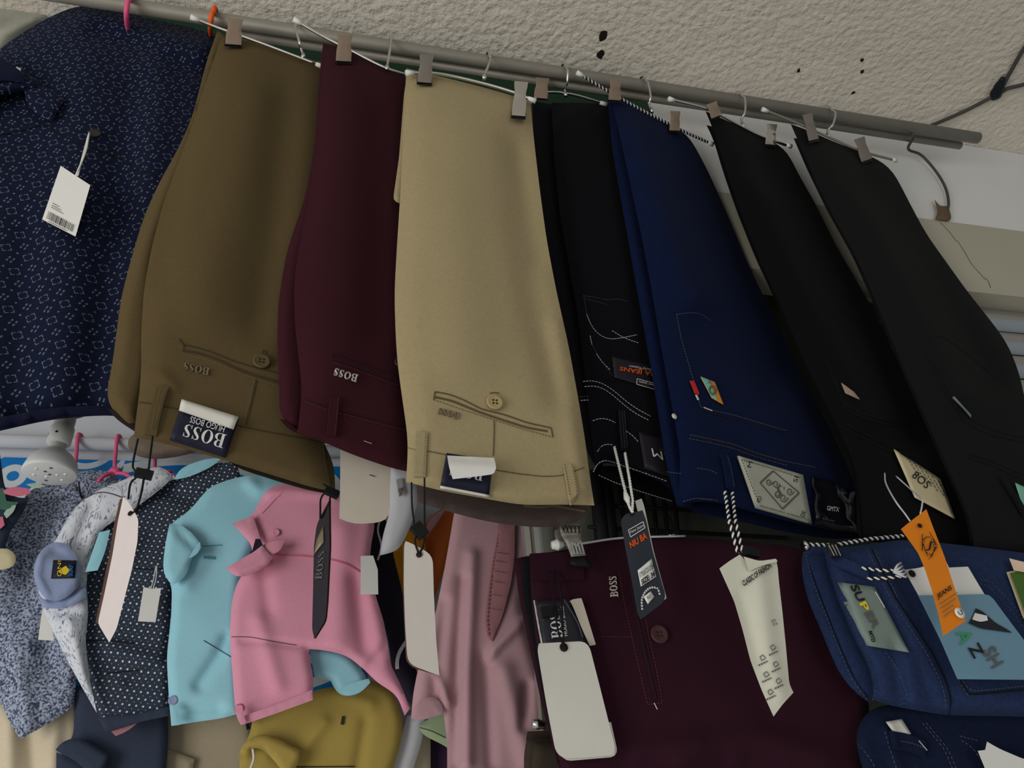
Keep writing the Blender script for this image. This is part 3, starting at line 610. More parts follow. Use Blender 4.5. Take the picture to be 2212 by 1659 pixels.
lb = sheet('pocket_label', sf, [(1535, 862), (1560, 876), (1541, 827), (1511, 817)], M['orange_label'], T, .002, .001); sheet('label_half', sf, [(1533, 860), (1547, 868), (1526, 822), (1510, 816)], M['mint'], lb, .0032, .0003)
for r in (7, 10): strip('label_ring', sf, [(1535+r*math.cos(a)*.9, 846+r*math.sin(a)*1.2) for a in np.linspace(0, 6.28, 14)], .0012, M['ink_grey'], lb, .004, .0002, step=3)
letters('label_lettering', sf, 'JL', box_quad(1530, 829, 20, 12, 7), M['ink_blue'], lb, .004)
c = bk.pl; lathe('rivet', [(.002, 0), (.0042, .001), (.0042, .002), (.002, .003)], sf.pt(1453, 902, .002), pl.n, M['silver'], T, 14)
o = strip('belt_loop', sf, [(1558, 987), (1566, 1020), (1572, 1060)], .0115, M['bluedenim'], T, .003, .004); strip('loop_stitching', sf, [(1563, 990), (1571, 1020), (1577, 1058)], .0007, M['thread_g'], o, .0075, .0003, dash=(.002, .0014))
lb = sheet('leather_patch', sf, [(1626, 1101), (1746, 1136), (1727, 1030), (1587, 989)], M['leather'], T, .004, .0025); lb['label'] = 'pale grey leather patch stamped with a lettered diamond'
dm = [(1650, 1030), (1720, 1067), (1686, 1103), (1640, 1062)]
dd = [(1662, 1022), (1718, 1069), (1682, 1104), (1634, 1048)]
for i in range(4): strip('patch_diamond', sf, [dd[i], dd[(i+1) % 4]], .0024, M['ink_grey'], lb, .0068, .0003)
for cx_, cy_, s_ in ((1653, 1046, 8), (1668, 1050, 9), (1684, 1080, 10), (1698, 1066, 9), (1672, 1072, 9)):
    strip('patch_scroll', sf, [(cx_+s_*math.cos(a)*(1-.09*a), cy_+s_*1.1*math.sin(a)*(1-.09*a)) for a in np.linspace(0, 8, 20)], .0016, M['ink_grey'], lb, .0068, .0003, step=3)
letters('patch_lettering', sf, 'S', box_quad(1676, 1066, 200, 16, 26), M['ink_grey'], lb, .0068, 0, True)
for x, y, s_ in ((1612, 1008, 'M'), (1711, 1040, 'SI'), (1632, 1083, 'RD'), (1727, 1114, 'DE')): letters('patch_lettering', sf, s_, box_quad(x, y, 285, 13, 9), M['ink'], lb, .0068)
strip('patch_stitching', sf, [(1634, 1097), (1690, 1113), (1740, 1127)], .0009, M['ink'], lb, .0068, .0003, dash=(.002, .002)); strip('patch_stitching', sf, [(1594, 998), (1660, 1017), (1720, 1036)], .0009, M['ink'], lb, .0068, .0003, dash=(.002, .002))
strip('patch_stitching', sf, [(1594, 998), (1612, 1045), (1632, 1094)], .0009, M['ink'], lb, .0068, .0003, dash=(.002, .002))
fo = sheet('foil_sticker', sf, [(1752, 1138), (1846, 1156), (1838, 1068), (1750, 1030)], M['foil'], T, .005, .001, bulge=lambda u, v: .003*math.sin(9*u+4*v)+.002*math.sin(13*v))
letters('foil_lettering', sf, 'GMTX', box_quad(1786, 1106, 8, 26, 10), M['ink_white'], fo, .011); letters('foil_lettering', sf, 'DENIM', box_quad(1776, 1130, 14, 26, 5), M['ink_grey'], fo, .011)
hanger('black and white striped clip hanger holding the deep blue jeans', pl, [(1252, 160), (1310, 195), (1345, 215), (1400, 245), (1482, 286), (1535, 310)], [((1330, 172), (1327, 216), 28, 'clip_beige'), ((1459, 240), (1457, 282), 24, 'clip_beige')], ((1408, 240), (1385, 175)), m='striped')
# ---- black jeans, middle and end of the rail
for (nm, lab, top, L, R, bot, m, bk_, det) in (
    ('jeans', 'plain black jeans hung upside down between the deep blue jeans and the charcoal pair', ((1530, 240), (1700, 312)),
     [(1524, 240), (1545, 290), (1572, 380), (1600, 460), (1640, 560), (1682, 650), (1722, 745), (1762, 830), (1804, 910), (1846, 1000), (1862, 1100), (1866, 1166)],
     [(1697, 316), (1722, 372), (1762, 440), (1800, 520), (1870, 640), (1930, 760), (1990, 880), (2040, 990), (2090, 1090), (2112, 1180)], [(1920, 1178), (2000, 1190), (2060, 1194)], 'black', None, 0),
    ('jeans', 'faded charcoal black jeans hung upside down at the open end of the rail', ((1705, 268), (1920, 352)),
     [(1708, 268), (1722, 300), (1752, 370), (1796, 460), (1852, 560), (1900, 670), (1946, 780), (1990, 880), (2034, 980), (2070, 1060), (2096, 1120), (2104, 1180)],
     [(1924, 358), (1958, 425), (2000, 505), (2040, 560), (2086, 625), (2138, 690), (2176, 740), (2202, 805), (2222, 900), (2250, 1040), (2262, 1170)], [(2150, 1196), (2220, 1200)], 'charcoal', None, 1)):
    pl = hang(*top, ZBAR)
    T = thing(nm, lab, 'jeans', pl.hit(*bot[0]), 'jeans hung upside down from the ceiling rail')
    tp = [(1575, 262), (1640, 294)] if det == 0 else [(1735, 276), (1790, 302), (1870, 332)]
    sf = panel('front_leg', L, R, tp, bot, pl, M[m], T, rpx=45, folds=[([((a[0]*.6+b[0]*.4), (a[1]*.6+b[1]*.4)) for a, b in zip(L[1:-1:3], R[1:-1:3])], 40, .018), ([((a[0]*.25+b[0]*.75), (a[1]*.25+b[1]*.75)) for a, b in zip(L[1:-1:3], R[1:-1:3])], 34, -.016)])
    blob('back_leg', [(L[0][0]+2, L[0][1]+30)]+[(a-8, b-2) for a, b in L[1:]]+[(a+40, b) for a, b in L[:0:-1]]+[(L[0][0]+40, L[0][1]+36)], pl, M[m], T, .02, 16, off=-.026, sm=4)
    wk = lambda Q, w_=.0012: strip('seam', sf, Q, w_, M['thread_b'], T, .0008, .0005)
    if det == 0:
        PL1 = pl
        wk([(1775, 770), (1790, 800), (1812, 850), (1822, 872), (1850, 890), (1900, 905), (1960, 918)]); wk([(1780, 770), (1800, 810), (1822, 880), (1850, 898), (1900, 914), (1960, 926)]); wk([(1810, 920), (1850, 940), (1920, 975), (1980, 988)]); wk([(1812, 910), (1852, 930), (1922, 965), (1982, 978)])
        bd = sheet('metal_badge', sf, [(1822, 852), (1853, 866), (1840, 850), (1813, 830)], M['clip_beige'], T, .003, .0015)
        lb = sheet('waist_label', sf, [(1968, 1079), (2054, 1125), (2024, 1040), (1923, 975)], M['cream_label'], T, .006, .001); lb['label'] = 'cream printed waist label'
        for k in range(6): strip('label_print', sf, [(1950+k*13, 1020+k*10-26), (1976+k*13, 1055+k*10-18)], .0012, M['ink'], lb, .0085, .0003, dash=(.004, .0016))
        letters('label_lettering', sf, '8OS', box_quad(1980, 1042, 40, 42, 17), M['ink'], lb, .0085, 0, False)
        strip('label_print', sf, [(1934, 985), (2018, 1042), (2046, 1115)], .0008, M['ink'], lb, .0085, .0003)
        hanger('chrome clip hanger with a pinkish and a bright clip holding the plain black jeans', pl, [(1450, 215), (1528, 236), (1600, 272), (1640, 292), (1690, 311), (1704, 315)], [((1537, 222), (1548, 252), 26, 'clip_beige'), ((1668, 268), (1664, 312), 24, 'chrome')], ((1606, 272), (1590, 205)))
    else:
        PL2 = pl
        g2 = lambda Q: strip('stitching', sf, Q, .0008, M['thread_b'], T, .0008, .0004)
        wk([(1990, 745), (2026, 724), (2060, 742), (2100, 775), (2140, 810)]); wk([(2000, 765), (2040, 850), (2085, 915), (2140, 940), (2212, 955)]); wk([(2010, 765), (2060, 870), (2100, 910), (2150, 932), (2214, 945)]); wk([(2090, 980), (2140, 995), (2212, 1028)]); wk([(2088, 988), (2138, 1004), (2212, 1038)])
        strip('pocket_tab', sf, [(2055, 860), (2074, 880), (2093, 901)], .006, M['sage_label'], T, .003, .001)
        strip('belt_loop', sf, [(2160, 1035), (2185, 1075), (2212, 1120)], .011, M['charcoal'], T, .003, .004)
        lb = sheet('waist_label', sf, [(2204, 1100), (2250, 1130), (2240, 1070), (2187, 1046)], M['mint'], T, .004, .001)
        hanger('dull clip hanger with two flat silver clips holding the charcoal jeans', pl, [(1652, 238), (1712, 262), (1790, 296), (1860, 326), (1932, 346)], [((1744, 246), (1758, 302), 24, 'clip_grey'), ((1856, 298), (1872, 346), 26, 'clip_grey')], ((1790, 294), (1782, 235)), m='steel')
# ------------------------------------------------------------------ navy printed shirt at the near end of the rail
nav = cloth('navy_print_cotton', (19, 26, 48), .25)
def motif(u, v):
    k = 35.
    def cell(ou, ov):
        x = ((u*k+ou).fr()-.5).ab(); y = ((v*k+ov).fr()-.5).ab(); return x, y
    x, y = cell(0, 0); d = x+y; ring = (d < .27)*(d > .215)*((x-y).ab() > .05)
    x, y = cell(.5, .5); fl = ((x-.09).ab() < .035)*((y-.10).ab() < .06)
    x, y = cell(.5, 0); d1 = (x*x+y*y) < .0026
    x, y = cell(0, .5); d2 = (x*x+y*y) < .0018
    return ring.mx(fl).mx(d1).mx(d2)
over(nav, motif, (150, 156, 172), .36)
navy_plain = cloth('navy_plain', (22, 25, 48), .2)
pl = hang((60, -20), (470, 72), ZBAR-.02)
pl = Plane(pl.p, 20).back(.05)
PLn = pl
T = thing('shirt', 'navy blue short sleeved shirt printed with tiny white diamonds beside the olive trousers', 'shirt', pl.hit(120, 905))
sf = blob('body', [(-90, 230), (-20, 120), (30, 82), (90, 45), (150, 16), (205, 8), (262, 22), (330, 42), (400, 56), (470, 76), (470, 300), (420, 520), (340, 700), (300, 850), (292, 905), (246, 893), (160, 897), (100, 904), (0, 927), (-90, 945)], pl, nav, T, .05, 60, off=-.05, uvrot=.32, noise=(.006, 110.),
    folds=[([(200, 30), (330, 70), (450, 120)], 34, .010), ([(210, 66), (330, 104), (440, 154)], 26, -.012), ([(180, 120), (150, 400), (130, 800)], 60, .010), ([(300, 200), (250, 500), (200, 860)], 40, -.010), ([(340, 120), (310, 420)], 40, .010), ([(60, 500), (40, 900)], 40, -.008)])
blob('hem_band', [(-90, 916), (0, 902), (100, 882), (160, 877), (246, 876), (290, 882), (290, 905), (246, 896), (160, 901), (100, 908), (0, 931), (-90, 950)], pl, navy_plain, T, .03, 10, off=-.038)
blob('collar', [(-90, 150), (-30, 112), (8, 122), (40, 140), (78, 172), (105, 190), (80, 200), (50, 196), (20, 200), (-90, 260)], pl, nav, T, .03, 14, off=-.018, uvrot=.9)
blob('collar_opening', [(-90, 130), (-20, 118), (20, 132), (52, 160), (46, 178), (20, 170), (-90, 190)], pl, navy_plain, T, .01, 10, off=.0)
blob('collar_leaf', [(52, 190), (105, 180), (140, 215), (112, 262), (60, 240), (46, 210)], pl, nav, T, .012, 12, off=-.012, uvrot=-.5)
sheet('collar_tag', sf, [(38, 190), (48, 194), (52, 176), (42, 172)], M['paper'], T, .022, .001, n=3)
strip('seam', sf, [(0, 292), (50, 282), (98, 268), (130, 290), (168, 308), (220, 326), (280, 352), (335, 384)], .002, M['thread_b'], T, .001, .0006)
lathe('button', [(.004, 0), (.0085, .0005), (.0085, .003), (.005, .002), (.001, .002)], sf.pt(206, 292, .002), pl.n, mat('dark_button', (38, 40, 40), .4), T, 16)
gp = thing('pale_garment', 'pale grey white garment shoulder behind the navy printed shirt', 'shirt', pl.hit(60, 60, -.12))
blob('body', [(-60, 130), (-60, 20), (0, 18), (20, 8), (70, 8), (110, 14), (140, 24), (60, 80), (0, 130)], pl, cloth('pale_grey_cotton', (170, 172, 160), .1), gp, .04, 30, off=-.14, folds=[([(0, 80), (80, 40)], 10, .008), ([(10, 50), (90, 25)], 8, -.006)])
for x, m_, lab in ((287, 'pink_plastic', 'pink plastic hanger hook over the ceiling rail above the navy shirt'), (464, 'orange_plastic', 'orange plastic hanger hook over the ceiling rail beside the olive trousers')):
    h = thing('plastic_hanger', lab, 'hanger', pl.hit(x, 60, -.05), 'plastic hangers on the ceiling rail')
    r_ = rail_at(x); u = np.array([0, 0, 1.]); wn = W.n
    nk = pl.hit(x-8, 80, -.05); fr_ = r_+wn*.022-u*.045
    tube('hook', [nk, nk*.25+fr_*.75, r_+wn*.023-u*.02]+[r_+.0195*(wn*math.cos(a)+u*math.sin(a)) for a in (-.5, .1, .7, 1.3, 1.9)], .0042, M[m_], h)
    tube('shoulder_bar', [pl.hit(x-90, 110, -.05), pl.hit(x-40, 90, -.05), nk, pl.hit(x-1, 84, -.05)], .004, M[m_], h)
# ------------------------------------------------------------------ swing tags
PLj = Plane(W.p+W.n*.10, W.az)
def card(parent, pl, outline, m, off=0., name='card', th=.0012, noise=(.0006, 80.), step=8, sm=1, folds=(), **k):
    return blob(name, outline, pl, M[m], parent, th, 2.5, folds, noise, step, off, sm, **k)
def block(parent, c, pl, w_, h_, tilt=0.):
    a = pl.a*math.cos(tilt)+np.array([0, 0, 1.])*math.sin(tilt); b = np.array([0, 0, 1.])*math.cos(tilt)-pl.a*math.sin(tilt)
    return box('string_seal', c, a*w_, b*h_, pl.n*.003, M['rubber'], parent)
# price tag on the navy shirt
tp = Plane(sf.pt(160, 430, .02), 6)
T = thing('price_tag', 'white price tag with printed barcode hanging on the navy printed shirt', 'tag', tp.hit(163, 400))
cs = card(T, tp, [(131, 358), (195, 400), (163, 511), (91, 474)], 'paper', step=9, sm=0)
_q = lambda u, v: np.array([131., 358])*(1-u)*(1-v)+np.array([195., 400])*u*(1-v)+np.array([163., 511])*u*v+np.array([91., 474])*(1-u)*v
x = .12
while x < .88:
    wd = random.choice((.008, .012, .02)); strip('barcode_bar', cs, [_q(x, .82), _q(x, .955)], .0007*wd/.012, M['ink'], cs.o, .0012, .0001, step=12); x += wd+random.choice((.016, .024, .03))
for k, e in ((.66, .35), (.70, .42), (.735, .5)): strip('print_line', cs, [_q(.14, k), _q(e, k)], .0009, M['ink_grey'], cs.o, .0012, .0001, dash=(.003, .001))
strip('print_line', cs, [_q(.2, .985), _q(.75, .985)], .0009, M['ink_grey'], cs.o, .0012, .0001, dash=(.003, .001))
a, b = sf.pt(194, 294, .006), cs.pt(165, 380, .001); string(T, [a, (a+b)/2+pl.a*.004+pl.n*.004, b], .0013, 'white_plastic'); string(T, [a, (a+b)/2+pl.a*.001, b+pl.a*.002], .0013, 'white_plastic')
# tan card under the olive trousers
z0 = PLo.hit(310, 960, .03)
tp = Plane(z0, PLo.az-46)
T = thing('swing_tag', 'long tan card tag seen nearly edge-on hanging from the olive trousers belt loop', 'tag', tp.hit(280, 1075), 'swing tags')
cs = card(T, tp, [(266, 1073), (276, 1082), (287, 1100), (299, 1121), (297, 1170), (285, 1230), (272, 1280), (252, 1358), (236, 1388), (211, 1346), (226, 1280), (243, 1198), (254, 1129)], 'tan_card')
card(T, tp, [(259, 1078), (270, 1076), (260, 1160), (248, 1210), (232, 1290), (218, 1352), (206, 1345), (219, 1280), (236, 1198), (247, 1129)], 'brown_edge', -.004, 'card_edge', .003)
lathe('eyelet', [(.0015, -.0005), (.0026, 0), (.0026, .0008), (.001, .0006)], cs.pt(283, 1110, .001), tp.n, M['dark'], T, 12)
A1, A2 = PLo.hit(298, 948, .028), PLo.hit(330, 942, .028); K1, K2 = tp.hit(294, 1018), tp.hit(321, 1016)
string(T, [A1, PLo.hit(290, 985, .026), tp.hit(287, 1008), K1], .0011, 'thread_b'); string(T, [A2, PLo.hit(325, 980, .026), K2], .0011, 'thread_b')
block(T, tp.hit(311, 1024), PLo, .0085, .0045, -.12)
string(T, [tp.hit(296, 1030), tp.hit(282, 1045), tp.hit(277, 1078)], .0011, 'thread_b'); string(T, [tp.hit(311, 1033), tp.hit(304, 1070), tp.hit(293, 1103), cs.pt(283, 1110, .002)], .0011, 'thread_b')
# black card under the olive/maroon waist
tp = Plane(PLo.hit(716, 1060, .024), PLo.az-50)
T = thing('swing_tag', 'long black card tag hanging from a black seal at the olive trousers waist', 'tag', tp.hit(705, 1090), 'swing tags')
cs = card(T, tp, [(710, 1082), (712, 1180), (706, 1300), (703, 1339), (679, 1379), (674, 1360), (676, 1280), (678, 1180), (684, 1133), (690, 1120)], 'black_card')
card(T, tp, [(708, 1084), (715, 1080), (716, 1180), (710, 1300), (706, 1342), (682, 1380), (677, 1379), (700, 1338), (705, 1240)], 'brown_edge', -.003, 'card_edge', .002)
sheet('tag_print', cs, [(679, 1200), (701, 1172), (700, 1136), (686, 1165)], M['gunmetal'], cs.o, .0012, .0002, n=3)
letters('tag_lettering', cs, 'BOSS', [(697, 1252), (703, 1190), (690, 1196), (682, 1252)], M['ink_grey'], cs.o, .0014, 0, True)
block(T, tp.hit(717, 1064), PLo, .0085, .0045, -.35)
string(T, [PLo.hit(698, 1045, .02), PLo.hit(708, 1052, .02), tp.hit(712, 1058)], .0011, 'thread_b'); string(T, [tp.hit(703, 1062), tp.hit(693, 1078), tp.hit(692, 1104), cs.pt(694, 1120, .002)], .0011, 'thread_b'); string(T, [tp.hit(713, 1074), tp.hit(710, 1090), cs.pt(696, 1118, .002)], .0011, 'thread_b')
# grey card under the khaki trousers
tp = Plane(PLk.hit(906, 1045, .03), PLk.az-26)
T = thing('swing_tag', 'plain grey card tag hanging on black cords from the khaki trousers belt loop', 'tag', tp.hit(905, 1190), 'swing tags')
cs = card(T, tp, [(873, 1173), (876, 1169), (884, 1171), (928, 1195), (935, 1205), (937, 1280), (942, 1380), (949, 1459), (890, 1438), (880, 1425), (875, 1350), (872, 1260)], 'grey_card', sm=2)
card(T, tp, [(870, 1175), (876, 1172), (876, 1280), (882, 1420), (893, 1438), (947, 1460), (890, 1442), (877, 1428), (871, 1300)], 'brown_edge', -.003, 'card_edge', .002)
lathe('eyelet', [(.0012, -.0005), (.003, 0), (.003, .0008), (.001, .0006)], cs.pt(906, 1199, .001), tp.n, M['dark'], T, 12)
string(T, [PLk.hit(889, 1042, .04), PLk.hit(890, 1090, .035), tp.hit(896, 1142)], .0010, 'thread_b'); string(T, [PLk.hit(917, 1032, .04), PLk.hit(917, 1090, .035), tp.hit(917, 1142), tp.hit(915, 1176), cs.pt(906, 1198, .002)], .0010, 'thread_b')
string(T, [tp.hit(899, 1158), tp.hit(896, 1170), cs.pt(905, 1197, .002)], .0010, 'thread_b'); block(T, tp.hit(906, 1146), PLk, .0060, .0075, .7)
# slate card with orange lettering under the black denim jeans
tp = Plane(PLd.hit(1360, 1070, .06), PLd.az+4)
T = thing('swing_tag', 'dark slate card tag with orange lettering on a white cord below the black denim jeans', 'tag', tp.hit(1365, 1100), 'swing tags')
card(T, tp, [(1372, 1082), (1386, 1077), (1391, 1090), (1412, 1190), (1440, 1292), (1430, 1300), (1400, 1200)], 'white_card', -.012, 'back_card', .001)
cs = card(T, tp, [(1340, 1121), (1350, 1110), (1362, 1105), (1376, 1108), (1388, 1102), (1396, 1125), (1410, 1190), (1438, 1287), (1435, 1300), (1384, 1338), (1378, 1330), (1367, 1268), (1352, 1190)], 'slate_card', sm=1, folds=[([(1370, 1190), (1405, 1170)], 40, .004)])
fr = [(1356, 1146), (1388, 1128), (1392, 1141), (1361, 1161)]
for i in range(4): strip('tag_frame', cs, [fr[i], fr[(i+1) % 4]], .0009, M['ink_white'], cs.o, .0012, .0002)
letters('tag_lettering', cs, 'New Jeans', [(1362, 1156), (1390, 1140), (1387, 1132), (1359, 1148)], M['ink_white'], cs.o, .0014)
letters('tag_lettering', cs, 'NIU BA', [(1361, 1186), (1397, 1164), (1393, 1150), (1357, 1173)], M['ink_orange'], cs.o, .0016, 0, False, .03)
lb = sheet('size_sticker', cs, [(1383, 1268), (1416, 1247), (1406, 1208), (1376, 1233)], M['paper'], cs.o, .0012, .0004, n=4)
letters('sticker_lettering', cs, 'STYLE:CS12154', [(1380, 1250), (1411, 1228), (1408, 1218), (1378, 1240)], M['ink'], lb, .0024); letters('sticker_lettering', cs, 'SIZE: 34', [(1384, 1266), (1413, 1246), (1411, 1234), (1382, 1254)], M['ink'], lb, .0026, 0, False, .03)
sheet('tag_diamond', cs, [(1398, 1306), (1412, 1290), (1404, 1278), (1389, 1290)], M['paper'], cs.o, .0012, .0003, n=3); letters('tag_lettering', cs, 'NT', box_quad(1401, 1291, -30, 10, 7), M['ink'], cs.o, .0022)
strip('tag_arc', cs, [(1386, 1318), (1384, 1296), (1392, 1278), (1406, 1268), (1420, 1272), (1424, 1286)], .0022, M['ink_white'], cs.o, .0012, .0002, dash=(.0022, .0012), step=4)
lathe('eyelet', [(.001, -.0005), (.0028, 0), (.0028, .0008), (.001, .0006)], cs.pt(1364, 1110, .001), tp.n, M['dark'], T, 12)
twist(T, [PLd.hit(1327, 965, .045), PLd.hit(1338, 1010, .05), tp.hit(1352, 1066), tp.hit(1358, 1090), cs.pt(1364, 1109, .002)], .0016, 'white_plastic', 'white_plastic'); twist(T, [PLd.hit(1350, 978, .045), tp.hit(1359, 1030), tp.hit(1367, 1082), cs.pt(1364, 1109, .002)], .0016, 'white_plastic', 'white_plastic')
tube('string_seal', [tp.hit(1350, 1062), tp.hit(1354, 1076), tp.hit(1358, 1088)], [.002, .004, .002], M['white_plastic'], T)
# cream cloth tag under the blue jeans
tp = Plane(PLb.hit(1600, 1090, .05), PLb.az-20)
T = thing('swing_tag', 'cream fabric tag with care symbols on a striped cord below the blue jeans', 'tag', tp.hit(1600, 1200), 'swing tags')
cs = card(T, tp, [(1554, 1228), (1575, 1212), (1598, 1198), (1606, 1204), (1617, 1230), (1645, 1218), (1675, 1209), (1679, 1216), (1683, 1260), (1690, 1320), (1698, 1400), (1705, 1478), (1714, 1496), (1690, 1522), (1671, 1548), (1645, 1490), (1621, 1427), (1604, 1360), (1586, 1299)], 'fabric_tag', step=9, folds=[([(1640, 1240), (1660, 1400), (1685, 1500)], 22, .005), ([(1600, 1290), (1640, 1430)], 14, -.002)])
card(T, tp, [(1606, 1202), (1640, 1212), (1676, 1207), (1680, 1213), (1645, 1222), (1618, 1234)], 'fabric_tag', .006, 'fold_over', .002)
letters('tag_lettering', cs, 'CLASSIC OF FASHION', [(1603, 1270), (1664, 1229), (1659, 1217), (1599, 1258)], M['ink'], cs.o, .004, 0, False, .035)
letters('tag_lettering', cs, '32', box_quad(1670, 1346, -25, 10, 13), M['ink_grey'], cs.o, .003)
for (x, y) in ((1668, 1402), (1674, 1438), (1680, 1474), (1645, 1424), (1653, 1460), (1662, 1498)):
    strip('care_symbol', cs, [(x-6, y-3), (x-2, y+5), (x+6, y-1), (x, y-8), (x-6, y-3)], .0009, M['ink_grey'], cs.o, .0026, .0002, step=4)
    strip('care_print', cs, [(x-9, y+15), (x+10, y+6)], .0016, M['ink_grey'], cs.o, .0026, .0002, dash=(.002, .001))
for A, B in (((1566, 1062), (1594, 1196)), ((1582, 1064), (1604, 1192))): twist(T, [PLb.hit(*A, .04), PLb.hit(A[0]*.5+B[0]*.5-4, A[1]*.5+B[1]*.5, .05), tp.hit(*B)], .0018, 'white_plastic', 'thread_b')
block(T, tp.hit(1622, 1193), PLb, .011, .005, -.05)
# orange card under the black jeans
tp = Plane(PLj.hit(2010, 1230, .095), PLj.az-2)
T = thing('swing_tag', 'bright orange card tag with a round black emblem below the plain black jeans', 'tag', tp.hit(1975, 1120), 'swing tags')
cs = card(T, tp, [(1946, 1143), (1972, 1122), (2001, 1100), (2016, 1140), (2040, 1201), (2062, 1270), (2086, 1341), (2037, 1374), (2028, 1330), (2013, 1275), (1998, 1230), (1983, 1194)], 'orange_card', step=9, sm=1, folds=[([(1980, 1200), (2040, 1180)], 50, .008)])
for r_, dsh in ((20, (.0022, .0014)), (26, (.018, .005)), (32, (.026, .012))):
    strip('emblem_ring', cs, [(2003+r_*.56*math.cos(a)+r_*.12*math.sin(a), 1181+r_*math.sin(a)+r_*.06*math.cos(a)) for a in np.linspace(0, 6.2, 40)], .0010 if r_ > 15 else .0005, M['ink'], cs.o, .003, .0002, dash=dsh, step=3)
letters('tag_lettering', cs, 'J', box_quad(2003, 1181, 12, 10, 22), M['ink'], cs.o, .003)
letters('tag_lettering', cs, 'JEANS', [(2023, 1299), (2054, 1278), (2050, 1265), (2019, 1286)], M['ink'], cs.o, .003, 0, False, .025)
for k in range(4): strip('print_line', cs, [(2026+k*3, 1307+k*9), (2064+k*2-k*6, 1282+k*9+k*4)], .0008, M['ink_grey'], cs.o, .003, .0002, dash=(.003, .001))
lathe('tag_disc', [(.0005, .0002), (.006, 0), (.006, .0005), (.0005, .0006)], cs.pt(2069, 1326, .003), tp.n, M['paper'], T, 18); letters('tag_lettering', cs, 'U', box_quad(2069, 1326, -30, 9, 11), M['ink'], cs.o, .0045)
lathe('eyelet', [(.001, -.0005), (.0028, 0), (.0028, .0008), (.001, .0006)], cs.pt(1983, 1138, .003), tp.n, M['dark'], T, 12)
string(T, [PL1.hit(1911, 1022, .03), PL1.hit(1914, 1045, .05), tp.hit(1934, 1082), tp.hit(1955, 1110), cs.pt(1966, 1126, .0)], .0010, 'thread_w'); string(T, [PL1.hit(1936, 1029, .03), PL1.hit(1965, 1055, .05), tp.hit(1990, 1078), tp.hit(1992, 1090), cs.pt(1988, 1110, 0)], .0010, 'thread_w')
# ------------------------------------------------------------------ lower row in front of the grey wall
WL = Plane(W.p+W.n*.030, W.az)
up = thing('wire_grid', 'black wire display grid on the grey wall behind the lower trousers', 'wire grid', W.back(.05).hit(1400, 1100))
Wg = W.back(.07)
for x in (1296, 1312, 1345, 1368, 1391, 1414, 1437, 1460): tube('wire', [Wg.hit(x-9, 1020), Wg.hit(x+14, 1240)], .0032 if x > 1320 else .012, M['rubber'], up, smooth=False)
for y in (1092, 1140, 1188): tube('cross_wire', [Wg.hit(1270, y-2), Wg.hit(1700, y+22)], .003, M['rubber'], up, smooth=False)
po = thing('upright_post', 'grooved aluminium upright post beside the hanging maroon trousers', 'post', W.back(.075).hit(1150, 1180))
Wp = W.back(.075)
for i, (dx, wd, d) in enumerate(((-10, .008, .0), (0, .009, -.006), (10, .008, .0))):
    c0, c1 = Wp.hit(1148+dx, 1180), 0
    box('post_face' if i != 1 else 'post_groove', (c0[0], c0[1], 1.55), Wp.a*wd/2, (0, 0, .62), Wp.n*.008*(1 if i != 1 else .6), M['alu'] if i != 1 else M['steel'], po)
# sideways maroon trousers
PLs = WL
T = thing('trousers', 'maroon trousers clipped sideways on the lower row with a sideways navy label and white card', 'trousers', PLs.hit(1450, 1650), 'folded trousers clipped sideways on the lower row')
blob('back_fold', [(1110, 1208), (1140, 1196), (1200, 1200), (1220, 1659), (1230, 1720), (1206, 1659), (1192, 1600), (1176, 1549), (1154, 1447), (1138, 1370), (1122, 1300)], PLs, M['plum'], T, .02, 8, off=-.03)
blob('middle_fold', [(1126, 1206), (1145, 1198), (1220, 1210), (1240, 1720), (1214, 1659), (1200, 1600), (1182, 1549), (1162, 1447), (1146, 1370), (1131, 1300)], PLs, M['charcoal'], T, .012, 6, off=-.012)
sf = blob('front_leg', [(1144, 1196), (1175, 1193), (1210, 1194), (1255, 1176), (1345, 1164), (1480, 1160), (1600, 1168), (1740, 1182), (1810, 1300), (1866, 1450), (1880, 1540), (1862, 1720), (1235, 1720), (1206, 1640), (1180, 1520), (1162, 1420), (1148, 1300)], PLs, M['plum'], T, .03, 16, off=.012, noise=(.004, 130.),
    folds=[([(1480, 1650), (1620, 1590), (1780, 1640)], 40, .012), ([(1380, 1620), (1500, 1600)], 24, .006), ([(1560, 1250), (1600, 1500)], 60, .006), ([(1450, 1680), (1560, 1640)], 20, -.008)])
seam([(1148, 1256), (1200, 1258), (1262, 1254)], 'seam_m', .003); st([(1222, 1240), (1262, 1239)], 'thread_m'); st([(1222, 1252), (1262, 1251)], 'thread_m'); blob('waist_flap', [(1145, 1197), (1175, 1194), (1210, 1194), (1240, 1184), (1262, 1200), (1262, 1252), (1205, 1256), (1150, 1254), (1147, 1230)], PLs, M['plum'], T, .004, 6, off=.031, step=8, sm=1)
st([(1338, 1240), (1348, 1300), (1370, 1400), (1398, 1521)], 'thread_m', .0009); seam([(1362, 1260), (1376, 1340), (1396, 1430), (1416, 1512)], 'seam_m', .004); seam([(1372, 1260), (1388, 1350), (1408, 1440), (1424, 1512)], 'seam_m', .0024); st([(1384, 1290), (1400, 1370), (1418, 1450), (1430, 1519), (1400, 1522)], 'thread_m', .0009); st([(1300, 1376), (1364, 1376)], 'thread_m')
strip('loose_thread', sf, [(1412, 1519), (1416, 1526), (1419, 1533)], .0009, M['thread_w'], T, .001, .0006)
button(T, sf, 1422, 1372, 19, 'btn_m', 'thread_b'); letters('metal_lettering', sf, 'BOSS', [(1334, 1290), (1330, 1246), (1314, 1247), (1318, 1291)], M['silver'], T, .001, .0018, True)
lb = sheet('waist_label', sf, [(1150, 1302), (1168, 1402), (1270, 1392), (1252, 1296)], M['black_card'], T, .004, .001)
